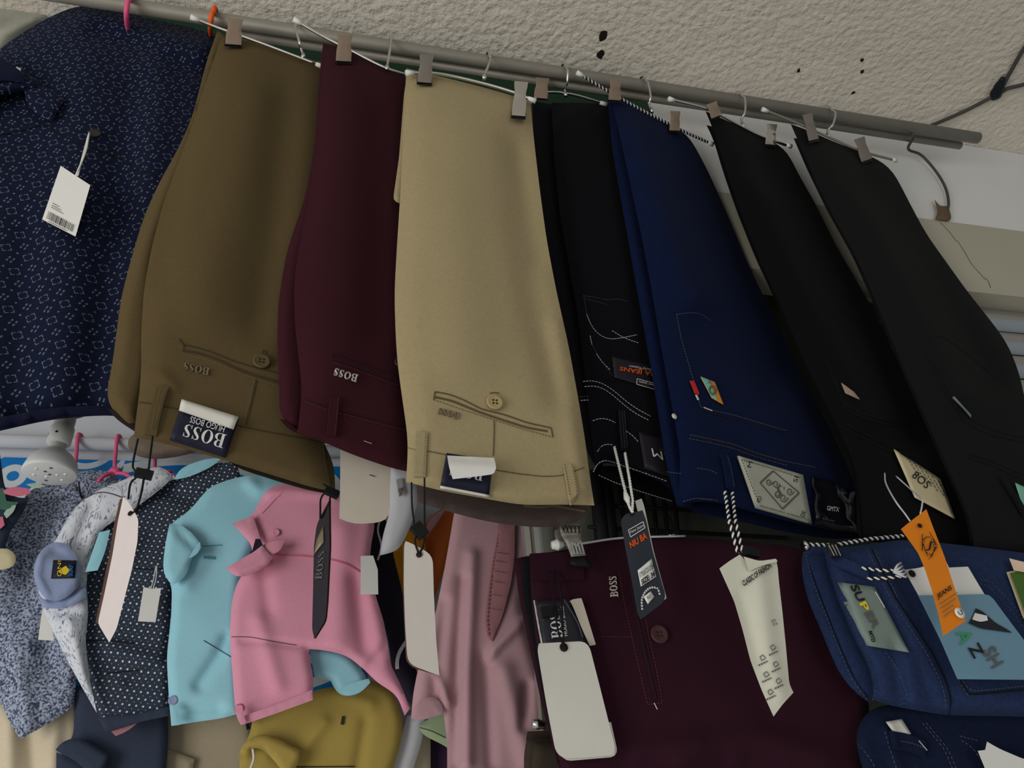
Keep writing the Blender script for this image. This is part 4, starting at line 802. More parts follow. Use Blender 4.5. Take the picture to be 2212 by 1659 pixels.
strip('label_edge', sf, [(1151, 1301), (1159, 1350), (1169, 1402)], .0018, M['white_card'], lb, .006, .0006)
letters('label_lettering', sf, 'BOSS', [(1212, 1382), (1202, 1316), (1181, 1318), (1188, 1384)], M['ink_white'], lb, .008, 0, True); letters('label_lettering', sf, 'HUGO BOSS', [(1222, 1378), (1213, 1314), (1207, 1315), (1215, 1379)], M['ink_white'], lb, .008)
blob('label_flap', [(1231, 1298), (1236, 1294), (1256, 1292), (1262, 1310), (1287, 1392), (1284, 1394), (1274, 1395), (1258, 1360), (1236, 1306)], PLs, M['beige_card'], lb, .001, 3, off=.040, step=7, sm=1)
tp = Plane(PLs.hit(1240, 1500, .05), PLs.az+4)
t2 = thing('swing_tag', 'large blank white card tag hanging over the sideways maroon trousers', 'tag', tp.hit(1217, 1400), 'swing tags')
cs = card(t2, tp, [(1160, 1400), (1164, 1390), (1215, 1387), (1264, 1385), (1273, 1394), (1300, 1500), (1330, 1620), (1326, 1631), (1270, 1636), (1215, 1639), (1200, 1624), (1180, 1520)], 'white_card', sm=2)
card(t2, tp, [(1200, 1560), (1320, 1560), (1334, 1624), (1328, 1635), (1225, 1644), (1212, 1636)], 'white_card', -.004, 'back_card')
lathe('eyelet', [(.001, -.0005), (.0048, 0), (.0048, .0008), (.001, .0006)], cs.pt(1217, 1399, .001), tp.n, M['dark'], t2, 16)
string(t2, [sf.pt(1183, 1240, .012), sf.pt(1188, 1300, .016), tp.hit(1205, 1360), cs.pt(1217, 1398, .002)], .0012, 'thread_b'); string(t2, [sf.pt(1195, 1240, .012), sf.pt(1203, 1300, .018), cs.pt(1216, 1396, .003)], .0012, 'thread_b'); string(t2, [sf.pt(1212, 1302, .012), sf.pt(1240, 1350, .012), sf.pt(1252, 1384, .012)], .0007, 'thread_g')
block(t2, sf.pt(1180, 1330, .014), PLs, .010, .006, .1)
# its metal clip and hanger bar
t2 = thing('trouser_hanger', 'chunky ridged metal clip hanger gripping the sideways maroon trousers', 'hanger', PLs.hit(1240, 1180, .04))
cl = blob('clip', [(1207, 1138), (1212, 1132), (1252, 1131), (1256, 1140), (1254, 1154), (1257, 1172), (1266, 1200), (1234, 1203), (1224, 1176), (1212, 1156)], PLs, M['steel'], t2, .010, 6, off=.050, step=5, sm=1, folds=[([(1216, 1156), (1256, 1154)], 5, -.004)])
for k in range(4): strip('clip_rib', cl, [(1233+k*7, 1174), (1240+k*7, 1199)], .0022, M['alu'], cl.o, .001, .0014)
strip('clip_rib', cl, [(1232, 1172), (1243, 1182), (1254, 1170)], .0022, M['alu'], cl.o, .001, .0014)
for k in range(5):
    strip('clip_knurl', cl, [(1212+k*9, 1136), (1220+k*8, 1152)], .0008, M['dark'], cl.o, .0008, .0006); strip('clip_knurl', cl, [(1220+k*8, 1136), (1214+k*9, 1152)], .0008, M['dark'], cl.o, .0008, .0006)
blob('clip_jaw', [(1233, 1203), (1266, 1200), (1270, 1206), (1281, 1224), (1278, 1228), (1240, 1226), (1230, 1218)], PLs, M['rubber'], t2, .014, 6, off=.046, step=5, sm=1)
blob('clip_back', [(1198, 1146), (1206, 1142), (1216, 1160), (1222, 1186), (1212, 1184), (1198, 1160)], PLs, M['steel'], t2, .006, 5, off=.02, step=5, sm=1)
tube('end_cap', [PLs.hit(1218, 1176, .03), PLs.hit(1204, 1177, .03), PLs.hit(1192, 1178, .03)], [.004, .0075, .005], M['white_plastic'], t2); tube('bar', [PLs.hit(1215, 1178, .03), PLs.hit(1264, 1173, .03), PLs.hit(1345, 1162, .025), PLs.hit(1480, 1158, .02)], .0014, M['thread_w'], t2)
tube('hook', [PLs.hit(1446, 1158, .015), PLs.hit(1458, 1150, .01), PLs.hit(1452, 1130, -.02), PLs.hit(1440, 1112, -.06)], .0024, M['chrome'], t2)
# brown trousers below
T = thing('trousers', 'brown trousers folded on the lowest row under the sideways maroon pair', 'trousers', PLs.hit(1165, 1655), 'folded trousers clipped sideways on the lower row')
for i, (d, off) in enumerate(((0, -.012), (16, .0))): blob('fold', [(1131+d, 1655), (1130+d, 1612+d*.6), (1138+d, 1596+d*.6), (1190+d, 1592+d*.6), (1240, 1606+d*.6), (1260, 1760), (1140+d, 1760)], PLs, M['brown'], T, .018, 9, off=off-.054)
blob('waistband', [(1139, 1580), (1182, 1578), (1205, 1610), (1200, 1622), (1136, 1600)], PLs, M['brown'], T, .006, 6, off=-.078)
tag(tube('clip_end', [PLs.hit(1178, 1566, -.03), PLs.hit(1160, 1564, -.03), PLs.hit(1150, 1562, -.03)], [.004, .006, .004], M['chrome'], None), 'small shiny hanger end cap above the brown trousers', 'hanger cap')
# blue washed jeans on the lower row
T = thing('jeans', 'faded blue washed jeans clipped sideways with a sage waist patch', 'jeans', PLj.hit(2000, 1530), 'folded jeans clipped sideways on the lower row')
blob('back_waist', [(1726, 1200), (1738, 1180), (1790, 1180), (1880, 1520), (1872, 1516), (1840, 1490), (1811, 1454), (1777, 1370), (1742, 1290)], PLj, M['wash'], T, .018, 14, off=-.016, folds=[([(1770, 1330), (1810, 1430)], 16, .006)])
blob('waist_inside', [(1742, 1200), (1790, 1200), (1905, 1470), (1890, 1514), (1868, 1500), (1830, 1430), (1790, 1330)], PLj, M['wash'], T, .006, 8, off=-.003)
sf = blob('front_leg', [(1780, 1186), (1850, 1180), (1950, 1164), (2100, 1180), (2180, 1190), (2330, 1210), (2330, 1560), (2212, 1548), (2037, 1545), (1900, 1520), (1886, 1512), (1892, 1490), (1878, 1440), (1850, 1390), (1815, 1310), (1790, 1240)], PLj, M['wash'], T, .036, 22, off=.008, noise=(.004, 90.), folds=[([(1960, 1430), (1980, 1530)], 24, .008), ([(1930, 1400), (1950, 1520)], 12, -.008), ([(1900, 1210), (1990, 1400), (2050, 1540)], 14, .005), ([(2080, 1500), (2300, 1520)], 24, .006)])
strip('waistband_edge', Surf(None, PLj.hit(np.array([1600., 2300, 2300, 1600]), np.array([1100., 1100, 1659, 1659]), -.004), [(0, 1, 2, 3)], PLj), [(1740, 1200), (1752, 1250), (1775, 1310), (1810, 1400), (1840, 1470), (1872, 1512)], .0009, M['thread_g'], T, .001, .0003, dash=(.003, .002))
wg([(1796, 1240), (1822, 1310), (1856, 1385), (1884, 1445), (1892, 1490), (1884, 1512)]); wg([(1912, 1410), (1935, 1440), (1955, 1490), (1960, 1518), (1945, 1522)]); wg([(1872, 1186), (1892, 1230), (1920, 1290), (1960, 1350), (2000, 1410), (2030, 1470), (2042, 1510), (2040, 1544)]); seam([(1882, 1184), (1903, 1230), (1932, 1290), (1972, 1350), (2012, 1410), (2042, 1470), (2054, 1510), (2050, 1544)], 'thread_b', .002); wg([(1886, 1184), (1908, 1230), (1938, 1290)])
wg([(2110, 1252), (2140, 1256), (2160, 1280), (2190, 1310), (2214, 1350)]); wg([(2116, 1262), (2136, 1266), (2154, 1290), (2186, 1322), (2214, 1366)]); seam([(2072, 1470), (2092, 1500), (2130, 1498), (2214, 1490)], 'thread_b', .0022); wg([(2078, 1472), (2096, 1494), (2140, 1490), (2214, 1482)]); wg([(2070, 1470), (2090, 1502)])
o = strip('belt_loop', sf, [(1790, 1205), (1810, 1220), (1840, 1232), (1868, 1244)], .014, M['wash'], T, .004, .004)
pt_ = sheet('waist_patch', sf, [(1860, 1396), (1958, 1412), (1884, 1271), (1798, 1260)], M['sage_label'], T, .004, .0014); pt_['label'] = 'sage grey patch lettered SUPER'
letters('patch_lettering', sf, 'SU', [(1828, 1270), (1846, 1305), (1862, 1300), (1846, 1266)], M['ink'], pt_, .007, 0, False, .03); letters('patch_lettering', sf, 'P', [(1848, 1308), (1858, 1326), (1872, 1320), (1862, 1302)], M['ink_yellow'], pt_, .007, 0, False, .03); letters('patch_lettering', sf, 'ER', [(1859, 1328), (1880, 1364), (1894, 1358), (1875, 1322)], M['ink_grey'], pt_, .007, 0, False, .03); letters('patch_lettering', sf, 'MTD', [(1868, 1368), (1876, 1392), (1884, 1390), (1876, 1366)], M['ink'], pt_, .007, 0, False, .03)
strip('patch_print', sf, [(1884, 1282), (1904, 1316)], .0012, M['ink_white'], pt_, .006, .0002)
t2 = thing('trouser_hanger', 'striped bar hanger with a black ridged clip above the faded washed jeans', 'hanger', PLj.hit(1790, 1190, .03))
twist(t2, [PLj.hit(1738, 1176, .03), PLj.hit(1800, 1178, .03), PLj.hit(1880, 1164, .03), PLj.hit(1950, 1158, .03)], .0022, 'thread_w', 'thread_b', 'bar_strand'); tube('end_cap', [PLj.hit(1746, 1180, .02), PLj.hit(1736, 1180, .02)], [.005, .007], M['chrome'], t2, smooth=False)
cl = blob('clip', [(1782, 1176), (1806, 1172), (1822, 1200), (1806, 1206), (1792, 1204)], PLj, M['rubber'], t2, .010, 5, off=.04, step=5, sm=1)
for k in range(3): strip('clip_rib', cl, [(1788+k*7, 1178), (1800+k*7, 1202)], .0018, M['chrome'], cl.o, .001, .0012)
# cards on the washed jeans
tp = Plane(PLj.hit(2060, 1260, .050), PLj.az)
T = thing('swing_tag', 'white card tag on a striped cord tucked behind the orange tag on the washed jeans', 'tag', tp.hit(1960, 1235), 'swing tags')
cs = card(T, tp, [(1953, 1231), (1990, 1226), (2040, 1205), (2050, 1226), (2091, 1224), (2110, 1256), (2128, 1286), (1986, 1290)], 'paper')
lathe('eyelet', [(.002, 0), (.0045, .0004), (.0045, .001), (.002, .001)], cs.pt(1968, 1240, .001), tp.n, M['dark'], T, 14)
for A, B in (((1862, 1227), (1938, 1233)), ((1874, 1250), (1952, 1244))): twist(T, [PLj.hit(*A, .034), PLj.hit(A[0]*.5+B[0]*.5, A[1]*.5+B[1]*.5+2, .044), tp.hit(*B, .004)], .0018, 'white_plastic', 'thread_b')
for k in range(5): string(T, [tp.hit(1930, 1236, .006), tp.hit(1938+4*k, 1226+6*k-4, .012), tp.hit(1946+3*k, 1222+7*k-6, .008)], .0013, 'thread_w', 'cord_tassel')
tp = Plane(PLj.hit(2100, 1380, .058), PLj.az)
T = thing('picture_card', 'glossy blue picture card hanging on the washed jeans pocket', 'card', tp.hit(2100, 1460))
cs = card(T, tp, [(1983, 1286), (2060, 1285), (2138, 1283), (2180, 1340), (2240, 1420), (2270, 1469), (2160, 1468), (2068, 1467), (2030, 1380)], 'picture', step=12)
blob('picture_shape', [(2108, 1314), (2122, 1320), (2150, 1345), (2180, 1362), (2186, 1367), (2150, 1362), (2120, 1358), (2092, 1346), (2100, 1334)], tp, M['foil'], cs.o, .0008, 2, off=.002, step=6, sm=1); blob('picture_shape', [(2106, 1324), (2132, 1330), (2134, 1340), (2118, 1344), (2100, 1338)], tp, M['paper'], cs.o, .0008, 2, off=.003, step=6, sm=1)
letters('picture_lettering', cs, 'A', box_quad(2082, 1376, 70, 30, 30), M['ink_green'], cs.o, .002, 0, False, .018); letters('picture_lettering', cs, 'Z', box_quad(2106, 1406, 60, 30, 26), M['ink'], cs.o, .002, 0, False, .018); letters('picture_lettering', cs, 'SH', box_quad(2142, 1420, 60, 44, 30), M['ink_grey'], cs.o, .002, 0, False, .018)
# lower jeans
T = thing('jeans', 'dark blue jeans folded on the lowest row under the washed pair', 'jeans', PLj.hit(2000, 1655), 'folded jeans clipped sideways on the lower row')
sf = blob('front_leg', [(1846, 1600), (1852, 1556), (1890, 1522), (2040, 1520), (2330, 1530), (2330, 1760), (1900, 1760), (1862, 1659)], PLj, M['wash_dk'], T, .020, 16, off=-.022, noise=(.004, 80.), folds=[([(1910, 1570), (1950, 1680)], 10, .006)])
wg([(1852, 1606), (1880, 1640), (1905, 1690)]); wg([(1910, 1580), (1922, 1620), (1945, 1690)]); wg([(1992, 1562), (2040, 1620), (2068, 1690)]); wg([(2000, 1562), (2048, 1620), (2076, 1690)]); wg([(2072, 1590), (2110, 1600)]); wg([(2076, 1600), (2100, 1614), (2116, 1640)])
o = strip('belt_loop', sf, [(1918, 1600), (1955, 1606), (1990, 1622)], .018, M['wash_dk'], T, .004, .004); strip('loop_stitching', sf, [(1935, 1604), (1960, 1608), (1984, 1618)], .0009, M['thread_g'], o, .0085, .0003, dash=(.002, .0015)); strip('loop_stitching', sf, [(1974, 1603), (1992, 1624)], .001, M['thread_w'], o, .0085, .0003)
sheet('white_label', sf, [(1929, 1593), (1960, 1588), (1940, 1556), (1906, 1562)], M['white_card'], T, .006, .001, n=4)
T = thing('paper_sheet', 'torn white paper tucked in the lowest dark blue jeans', 'paper', PLj.hit(2170, 1650, .03))
blob('sheet', [(2112, 1622), (2128, 1620), (2132, 1602), (2160, 1618), (2212, 1640), (2300, 1650), (2300, 1740), (2150, 1740), (2140, 1690)], PLj, M['paper'], T, .0015, 3, off=.006, step=9, sm=1)
# slivers at the frame edge
T = thing('green_card', 'green card with a cream border resting on the washed jeans', 'card', PLj.hit(2200, 1280, -.03))
blob('card', [(2174, 1236), (2300, 1210), (2330, 1400), (2216, 1345), (2208, 1330)], PLj, M['cream_label'], T, .001, 3, off=-.045+.075, sm=0); blob('card_face', [(2182, 1238), (2300, 1216), (2330, 1400), (2218, 1332)], PLj, mat('leaf_green', (70, 104, 42), .6), T, .001, 3, off=.033, sm=0)
T = thing('folded_paper', 'peach folded paper corner above the green card', 'paper', PLj.hit(2200, 1220, .02))
blob('sheet', [(2180, 1206), (2212, 1214), (2300, 1222), (2300, 1250), (2212, 1236), (2190, 1232)], PLj, mat('peach_paper', (232, 205, 182), .7), T, .0015, 3, off=.036, step=8, sm=1)
# ------------------------------------------------------------------ far wall: shirts, hangers, lamps
def garment(kind, label, off, outline, m, folds=(), thick=.024, rpx=20, group='shirts hung on the far wall', noise=(.006, 70.), step=8, uvrot=0., name='body', base=None):
    b = base or outline[len(outline)//2]
    T = thing(kind, label, kind.split('_')[-1], far.hit(b[0], b[1], off), group)
    return T, blob(name, outline, far, m, T, thick, rpx, folds, noise, step, off, uvrot=uvrot)
def piece(T, name, outline, m, off, thick=.008, rpx=8, folds=(), step=9, sm=3, noise=(0., 60.), uvrot=0.): return blob(name, outline, far, m, T, thick, rpx, folds, noise, step, off, sm, uvrot=uvrot)
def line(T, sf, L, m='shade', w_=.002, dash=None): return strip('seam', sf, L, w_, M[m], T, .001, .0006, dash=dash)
def fbutton(T, sf, x, y, m, r=.0075): return lathe('button', [(r*.5, 0), (r, .0005), (r, .003), (r*.7, .0022), (r*.05, .002)], sf.pt(x, y, .002), far.n, M[m], T, 16)
M['shade'] = mat('mauve_seam_shade', (88, 78, 92), .9, noise=0, bump=0)  # mauve that paints the shade along seams; also colours the band stitching
grey = cloth('mottled_grey_knit', (92, 96, 124), .5, bump=.9)
_t = [n for n in grey.node_tree.nodes if n.type == 'TEX_NOISE']; _t[0].inputs['Scale'].default_value = 240; _t[0].inputs['Detail'].default_value = 1; _t[1].inputs['Scale'].default_value = 260
_r = grey.node_tree.nodes[grey['mix']]; _r.inputs[1].default_value = (*lin((70, 78, 102)), 1); _r.inputs[2].default_value = (*lin((176, 186, 208)), 1)
_c = grey.node_tree.nodes.new('ShaderNodeMath'); _c.operation = 'MULTIPLY_ADD'; _c.inputs[1].default_value = 4; _c.inputs[2].default_value = -1.5; _c.use_clamp = True
grey.node_tree.links.new(_t[0].outputs[0], _c.inputs[0]); grey.node_tree.links.new(_c.outputs[0], _r.inputs[0])
flo = cloth('white_floral_cotton', (224, 228, 236), .05)
_n = flo.node_tree.nodes.new('ShaderNodeTexNoise'); _n.inputs['Scale'].default_value = 22; _n.inputs['Detail'].default_value = 5; _n.inputs['Distortion'].default_value = 1.5
_n2 = flo.node_tree.nodes.new('ShaderNodeMath'); _n2.operation = 'MULTIPLY_ADD'; _n2.inputs[1].default_value = 8; _n2.inputs[2].default_value = -4.2; _n2.use_clamp = True
_nm = flo.node_tree.nodes.new('ShaderNodeMixRGB'); _b = flo.node_tree.nodes['Principled BSDF']; _old = _b.inputs['Base Color'].links[0].from_socket
flo.node_tree.links.new(_n.outputs[0], _n2.inputs[0]); flo.node_tree.links.new(_n2.outputs[0], _nm.inputs[0]); flo.node_tree.links.new(_old, _nm.inputs[1]); _nm.inputs[2].default_value = (*lin((118, 124, 156)), 1); flo.node_tree.links.new(_nm.outputs[0], _b.inputs['Base Color'])
dot = cloth('dotted_charcoal_cotton', (56, 64, 78), .15)
def dots(u, v):
    k = 84.; x = ((u*k).fr()-.5).ab(); y = ((v*k).fr()-.5).ab(); a = (x*x+y*y) < .022
    x = ((u*k+.5).fr()-.5).ab(); y = ((v*k+.5).fr()-.5).ab(); return a.mx((x*x+y*y) < .003)
over(dot, dots, (214, 222, 236))
M['cyan'] = cloth('light_blue_cotton', (160, 216, 232), .05); M['cyan_dk'] = cloth('light_blue_shaded', (96, 160, 184), .05)  # the darker one is the light blue with shade mixed in, for seams
M['pink'] = cloth('pink_cotton', (232, 160, 184), .06); M['pink_dk'] = cloth('pink_shaded', (212, 118, 142), .06)  # the darker one is the pink's shaded copy, reused for flowers and thread
M['rose'] = cloth('dusty_rose_cotton', (198, 158, 166), .06); M['rose_dk'] = cloth('dusty_rose_placket', (176, 124, 130), .08)
M['mustard'] = cloth('mustard_cotton', (178, 156, 84), .06); M['slate'] = cloth('slate_cotton', (58, 66, 84), .12); M['sand'] = cloth('sand_cotton', (168, 156, 132), .06); M['ivory'] = cloth('ivory_cotton', (220, 206, 180), .08)
M['jet'] = cloth('black_jersey', (44, 42, 54), .15); M['white'] = cloth('white_cotton', (228, 230, 238), .03); M['amber'] = cloth('amber_cotton', (236, 162, 40), .06); M['rust_c'] = cloth('burnt_orange_cotton', (196, 104, 50), .06)
M['mintc'] = cloth('mint_cotton', (158, 178, 140), .06); M['purple'] = cloth('purple_cotton', (74, 54, 80), .1); M['denimcol'] = cloth('pale_denim_collar', (150, 164, 200), .1)
# floral garment at the frame's edge
T, sf = garment('floral_shirt', 'dark shirt with pink flowers and green leaves beside the mottled grey shirt', .185, [(-80, 960), (0, 980), (10, 1060), (40, 1080), (62, 1075), (50, 1110), (20, 1150), (8, 1200), (-80, 1320)], M['slate'], base=(0, 1180))
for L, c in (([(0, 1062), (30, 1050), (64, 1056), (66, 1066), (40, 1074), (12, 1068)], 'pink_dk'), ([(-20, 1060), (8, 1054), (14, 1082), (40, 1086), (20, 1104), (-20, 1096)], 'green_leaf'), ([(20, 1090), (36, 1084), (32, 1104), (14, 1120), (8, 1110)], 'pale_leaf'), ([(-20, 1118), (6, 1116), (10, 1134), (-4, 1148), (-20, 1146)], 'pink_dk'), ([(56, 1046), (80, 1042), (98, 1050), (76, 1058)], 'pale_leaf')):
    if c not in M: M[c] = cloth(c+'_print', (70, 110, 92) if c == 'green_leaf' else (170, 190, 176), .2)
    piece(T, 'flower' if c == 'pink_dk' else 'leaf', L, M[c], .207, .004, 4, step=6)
T = thing('cream_badge', 'cream rounded collar card below the floral shirt', 'card', far.hit(20, 1225, .226)); piece(T, 'card', [(-40, 1186), (20, 1184), (36, 1196), (42, 1212), (34, 1226), (10, 1230), (-40, 1236)], M['cream_label'], .226, .012, 8)
# mottled grey shirt
T, sf = garment('shirt', 'mottled blue grey textured shirt at the end of the far row', .105, [(-40, 1250), (-6, 1160), (30, 1108), (62, 1060), (110, 1034), (170, 1018), (216, 1014), (250, 1022), (262, 1040), (250, 1130), (160, 1300), (164, 1400), (165, 1480), (158, 1528), (110, 1560), (44, 1597), (20, 1560), (0, 1515), (-40, 1440)], grey, folds=[([(180, 1040), (120, 1200), (60, 1400)], 30, .014), ([(60, 1200), (110, 1450)], 24, -.010), ([(120, 1290), (150, 1420)], 16, .010), ([(20, 1330), (60, 1560)], 20, .010)])
piece(T, 'collar_opening', [(14, 1150), (36, 1170), (44, 1206), (40, 1220), (20, 1214)], grey, .140, .006)
piece(T, 'collar', [(124, 1050), (150, 1040), (172, 1062), (176, 1080), (140, 1072)], grey, .135, .012); line(T, sf, [(170, 1040), (172, 1062), (178, 1078)], 'thread_b')
T2 = thing('price_tag', 'small plain white tag between the mottled grey and white floral shirts', 'tag', far.hit(100, 1350, .19), 'small white tags on the far shirts'); piece(T2, 'card', [(92, 1312), (112, 1318), (116, 1384), (82, 1382)], M['paper'], .152, .001, 3, sm=0); tube('string', [far.hit(96, 1280, .155), far.hit(100, 1318, .154)], .001, M['white_plastic'], T2)
# white floral shirt
T, sf = garment('shirt', 'white shirt with faint blue grey floral print and an open pale blue collar', .18, [(120, 1168), (150, 1112), (178, 1080), (216, 1056), (270, 1036), (320, 1012), (346, 1004), (378, 1030), (330, 1070), (275, 1110), (258, 1118), (214, 1146), (198, 1190), (186, 1250), (191, 1326), (184, 1387), (194, 1463), (209, 1540), (180, 1490), (146, 1428), (118, 1370), (96, 1326), (80, 1270), (90, 1210)], flo, folds=[([(200, 1090), (170, 1170)], 14, -.010), ([(150, 1340), (180, 1460)], 12, .008), ([(110, 1320), (190, 1330)], 12, -.008)], base=(130, 1500))
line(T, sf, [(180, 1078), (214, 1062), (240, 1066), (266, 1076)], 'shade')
co = piece(T, 'collar', [(100, 1176), (126, 1168), (150, 1176), (168, 1204), (178, 1236), (172, 1262), (158, 1282), (130, 1300), (100, 1298), (78, 1268), (70, 1236), (80, 1200)], M['denimcol'], .215, .02, 12, folds=[([(88, 1200), (78, 1240), (100, 1290)], 8, .008), ([(120, 1190), (150, 1200)], 14, -.010)])
piece(T, 'collar_stand', [(82, 1290), (110, 1300), (140, 1296), (170, 1270), (184, 1262), (186, 1290), (160, 1308), (120, 1316), (92, 1312)], M['denimcol'], .20, .016)
lb = sheet('neck_label', co, [(111, 1251), (162, 1250), (166, 1212), (116, 1211)], M['navy_label'], T, .002, .001, n=4)
letters('label_lettering', co, 'ONI', [(135, 1246), (133, 1213), (126, 1213), (124, 1247)], M['ink_yellow'], lb, .004); blob('label_fish', [(126, 1236), (134, 1226), (142, 1222), (151, 1232), (142, 1242), (134, 1240)], far, M['ink_yellow'], lb, .001, 3, off=.2275, step=5, sm=1); letters('label_lettering', co, 'SURF', [(158, 1246), (159, 1222), (150, 1222), (148, 1246)], M['ink_blue'], lb, .004)
piece(T, 'inner_placket', [(214, 1150), (238, 1144), (228, 1190), (211, 1232), (184, 1236), (200, 1190)], M['cyan'], .215, .006, 6)
# dotted shirt
T, sf = garment('shirt', 'charcoal shirt dotted with tiny white hearts between the white floral and light blue shirts', .15, [(200, 1170), (236, 1130), (290, 1080), (338, 1036), (372, 1040), (420, 1016), (480, 996), (512, 1004), (522, 1046), (470, 1100), (420, 1180), (372, 1262), (368, 1340), (360, 1417), (366, 1490), (366, 1536), (300, 1556), (228, 1576), (212, 1548), (196, 1463), (184, 1387), (192, 1310), (176, 1240)], dot, folds=[([(350, 1060), (420, 1080)], 14, -.012), ([(240, 1400), (360, 1440)], 20, .010), ([(250, 1290), (330, 1300)], 16, .006), ([(300, 1190), (330, 1160)], 12, -.006), ([(280, 1470), (350, 1440)], 12, -.008)], base=(290, 1560), uvrot=.15)
piece(T, 'hem', [(212, 1550), (300, 1542), (366, 1526), (366, 1546), (300, 1560), (228, 1580)], M['slate'], .168, .010, 6); piece(T, 'inner_hem', [(240, 1580), (296, 1562), (280, 1578), (250, 1590)], M['rose_dk'], .155, .006, 5)
piece(T, 'collar_lining', [(376, 1036), (384, 1016), (410, 1002), (450, 990), (478, 990), (462, 1006), (420, 1026), (396, 1034)], M['cyan'], .19, .008, 6); piece(T, 'sleeve', [(388, 1050), (396, 1034), (440, 1020), (484, 996), (512, 1002), (522, 1040), (470, 1054), (430, 1062)], dot, .175, .014, 8, uvrot=.9)
line(T, sf, [(290, 1228), (320, 1230), (352, 1229)], 'thread_b'); line(T, sf, [(186, 1386), (230, 1382), (290, 1390)], 'thread_b'); line(T, sf, [(232, 1455), (300, 1448)], 'thread_b')
T2 = thing('price_tag', 'plain white tag on a white cord over the heart dotted shirt', 'tag', far.hit(325, 1300, .21), 'small white tags on the far shirts'); piece(T2, 'card', [(310, 1268), (328, 1272), (348, 1270), (336, 1344), (298, 1342)], M['paper'], .205, .001, 3, sm=0)
for d in (0, 5): tube('string', [far.hit(337+d*.4, 1222, .185), far.hit(332+d, 1250, .195), far.hit(326+d, 1272, .206)], .0011, M['white_plastic'], T2)
# light blue shirt
T, sf = garment('shirt', 'light blue shirt hanging between the dotted shirt and the pink shirt', .20, [(366, 1130), (400, 1112), (430, 1080), (450, 1052), (500, 1034), (540, 1026), (590, 1030), (640, 1046), (640, 1100), (560, 1150), (520, 1240), (516, 1400), (520, 1540), (480, 1552), (420, 1560), (372, 1568), (366, 1530), (360, 1420), (370, 1330), (372, 1264), (354, 1230), (356, 1180)], M['cyan'], folds=[([(430, 1480), (470, 1420), (490, 1380)], 14, -.012), ([(440, 1200), (400, 1260)], 20, .010), ([(390, 1540), (470, 1530)], 14, -.008), ([(540, 1040), (560, 1060), (640, 1060)], 14, .010)], base=(440, 1560))
piece(T, 'collar', [(366, 1132), (384, 1128), (404, 1142), (424, 1158), (436, 1184), (414, 1202), (406, 1240), (392, 1256), (372, 1264), (354, 1246), (352, 1216), (358, 1170)], M['cyan'], .235, .02, 12, folds=[([(380, 1140), (420, 1180)], 10, -.010)]); piece(T, 'neck_lining', [(432, 1170), (436, 1188), (420, 1206), (408, 1206), (420, 1180)], M['cyan'], .246, .004, 4)
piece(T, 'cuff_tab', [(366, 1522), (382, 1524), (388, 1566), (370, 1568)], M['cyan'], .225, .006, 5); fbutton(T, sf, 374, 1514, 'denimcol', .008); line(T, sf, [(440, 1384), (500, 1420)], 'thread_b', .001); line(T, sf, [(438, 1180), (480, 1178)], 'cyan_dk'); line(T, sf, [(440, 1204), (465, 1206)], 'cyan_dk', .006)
# pink shirt
T, sf = garment('shirt', 'pink short sleeved shirt with a buttoned sleeve hem beside the light blue shirt', .24, [(503, 1132), (546, 1116), (558, 1086), (572, 1060), (590, 1046), (640, 1044), (710, 1054), (790, 1070), (812, 1130), (802, 1170), (798, 1220), (812, 1290), (830, 1344), (844, 1440), (862, 1470), (886, 1530), (874, 1546), (858, 1500), (846, 1492), (814, 1476), (794, 1452), (750, 1416), (700, 1404), (668, 1402), (664, 1414), (677, 1452), (676, 1510), (600, 1538), (522, 1564), (509, 1552), (506, 1508), (496, 1376), (500, 1300), (512, 1256), (540, 1220), (548, 1180)], M['pink'], folds=[([(580, 1066), (640, 1062), (720, 1070)], 10, .012), ([(770, 1250), (790, 1400)], 20, -.012), ([(740, 1150), (730, 1380)], 30, .010), ([(560, 1340), (600, 1480)], 20, .008), ([(800, 1440), (830, 1400)], 12, -.010), ([(560, 1160), (580, 1320)], 16, -.006), ([(520, 1384), (590, 1386), (660, 1396)], 8, -.006)], base=(600, 1540))
piece(T, 'collar', [(488, 1228), (510, 1214), (552, 1190), (566, 1178), (590, 1206), (586, 1216), (550, 1238), (512, 1250), (498, 1242)], M['pink'], .285, .012, 7, folds=[([(500, 1246), (580, 1214)], 5, .006)]); piece(T, 'collar_leaf', [(566, 1178), (600, 1164), (614, 1168), (612, 1186), (592, 1200), (576, 1202)], M['pink'], .278, .008, 6)
piece(T, 'collar_fold', [(500, 1132), (546, 1114), (552, 1128), (562, 1160), (566, 1178), (548, 1166), (520, 1144)], M['pink'], .262, .008, 6); piece(T, 'neck_label', [(552, 1164), (562, 1164), (568, 1178), (550, 1190), (543, 1196)], M['jet'], .285, .002, 3)
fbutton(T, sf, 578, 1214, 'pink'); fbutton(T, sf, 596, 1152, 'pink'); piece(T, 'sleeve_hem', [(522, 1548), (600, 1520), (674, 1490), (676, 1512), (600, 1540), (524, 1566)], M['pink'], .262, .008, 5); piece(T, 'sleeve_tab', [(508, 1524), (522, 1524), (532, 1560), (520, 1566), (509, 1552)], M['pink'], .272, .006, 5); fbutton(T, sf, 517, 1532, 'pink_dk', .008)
strip('drawn_thread', sf, [(584, 1196), (620, 1202), (640, 1200), (680, 1204), (720, 1210), (752, 1220), (778, 1236)], .003, M['pink_dk'], T, .002, .001); line(T, sf, [(500, 1376), (540, 1376), (600, 1388), (640, 1394)], 'shade', .0012); line(T, sf, [(566, 1110), (590, 1084), (610, 1064)], 'pink_dk', .001)
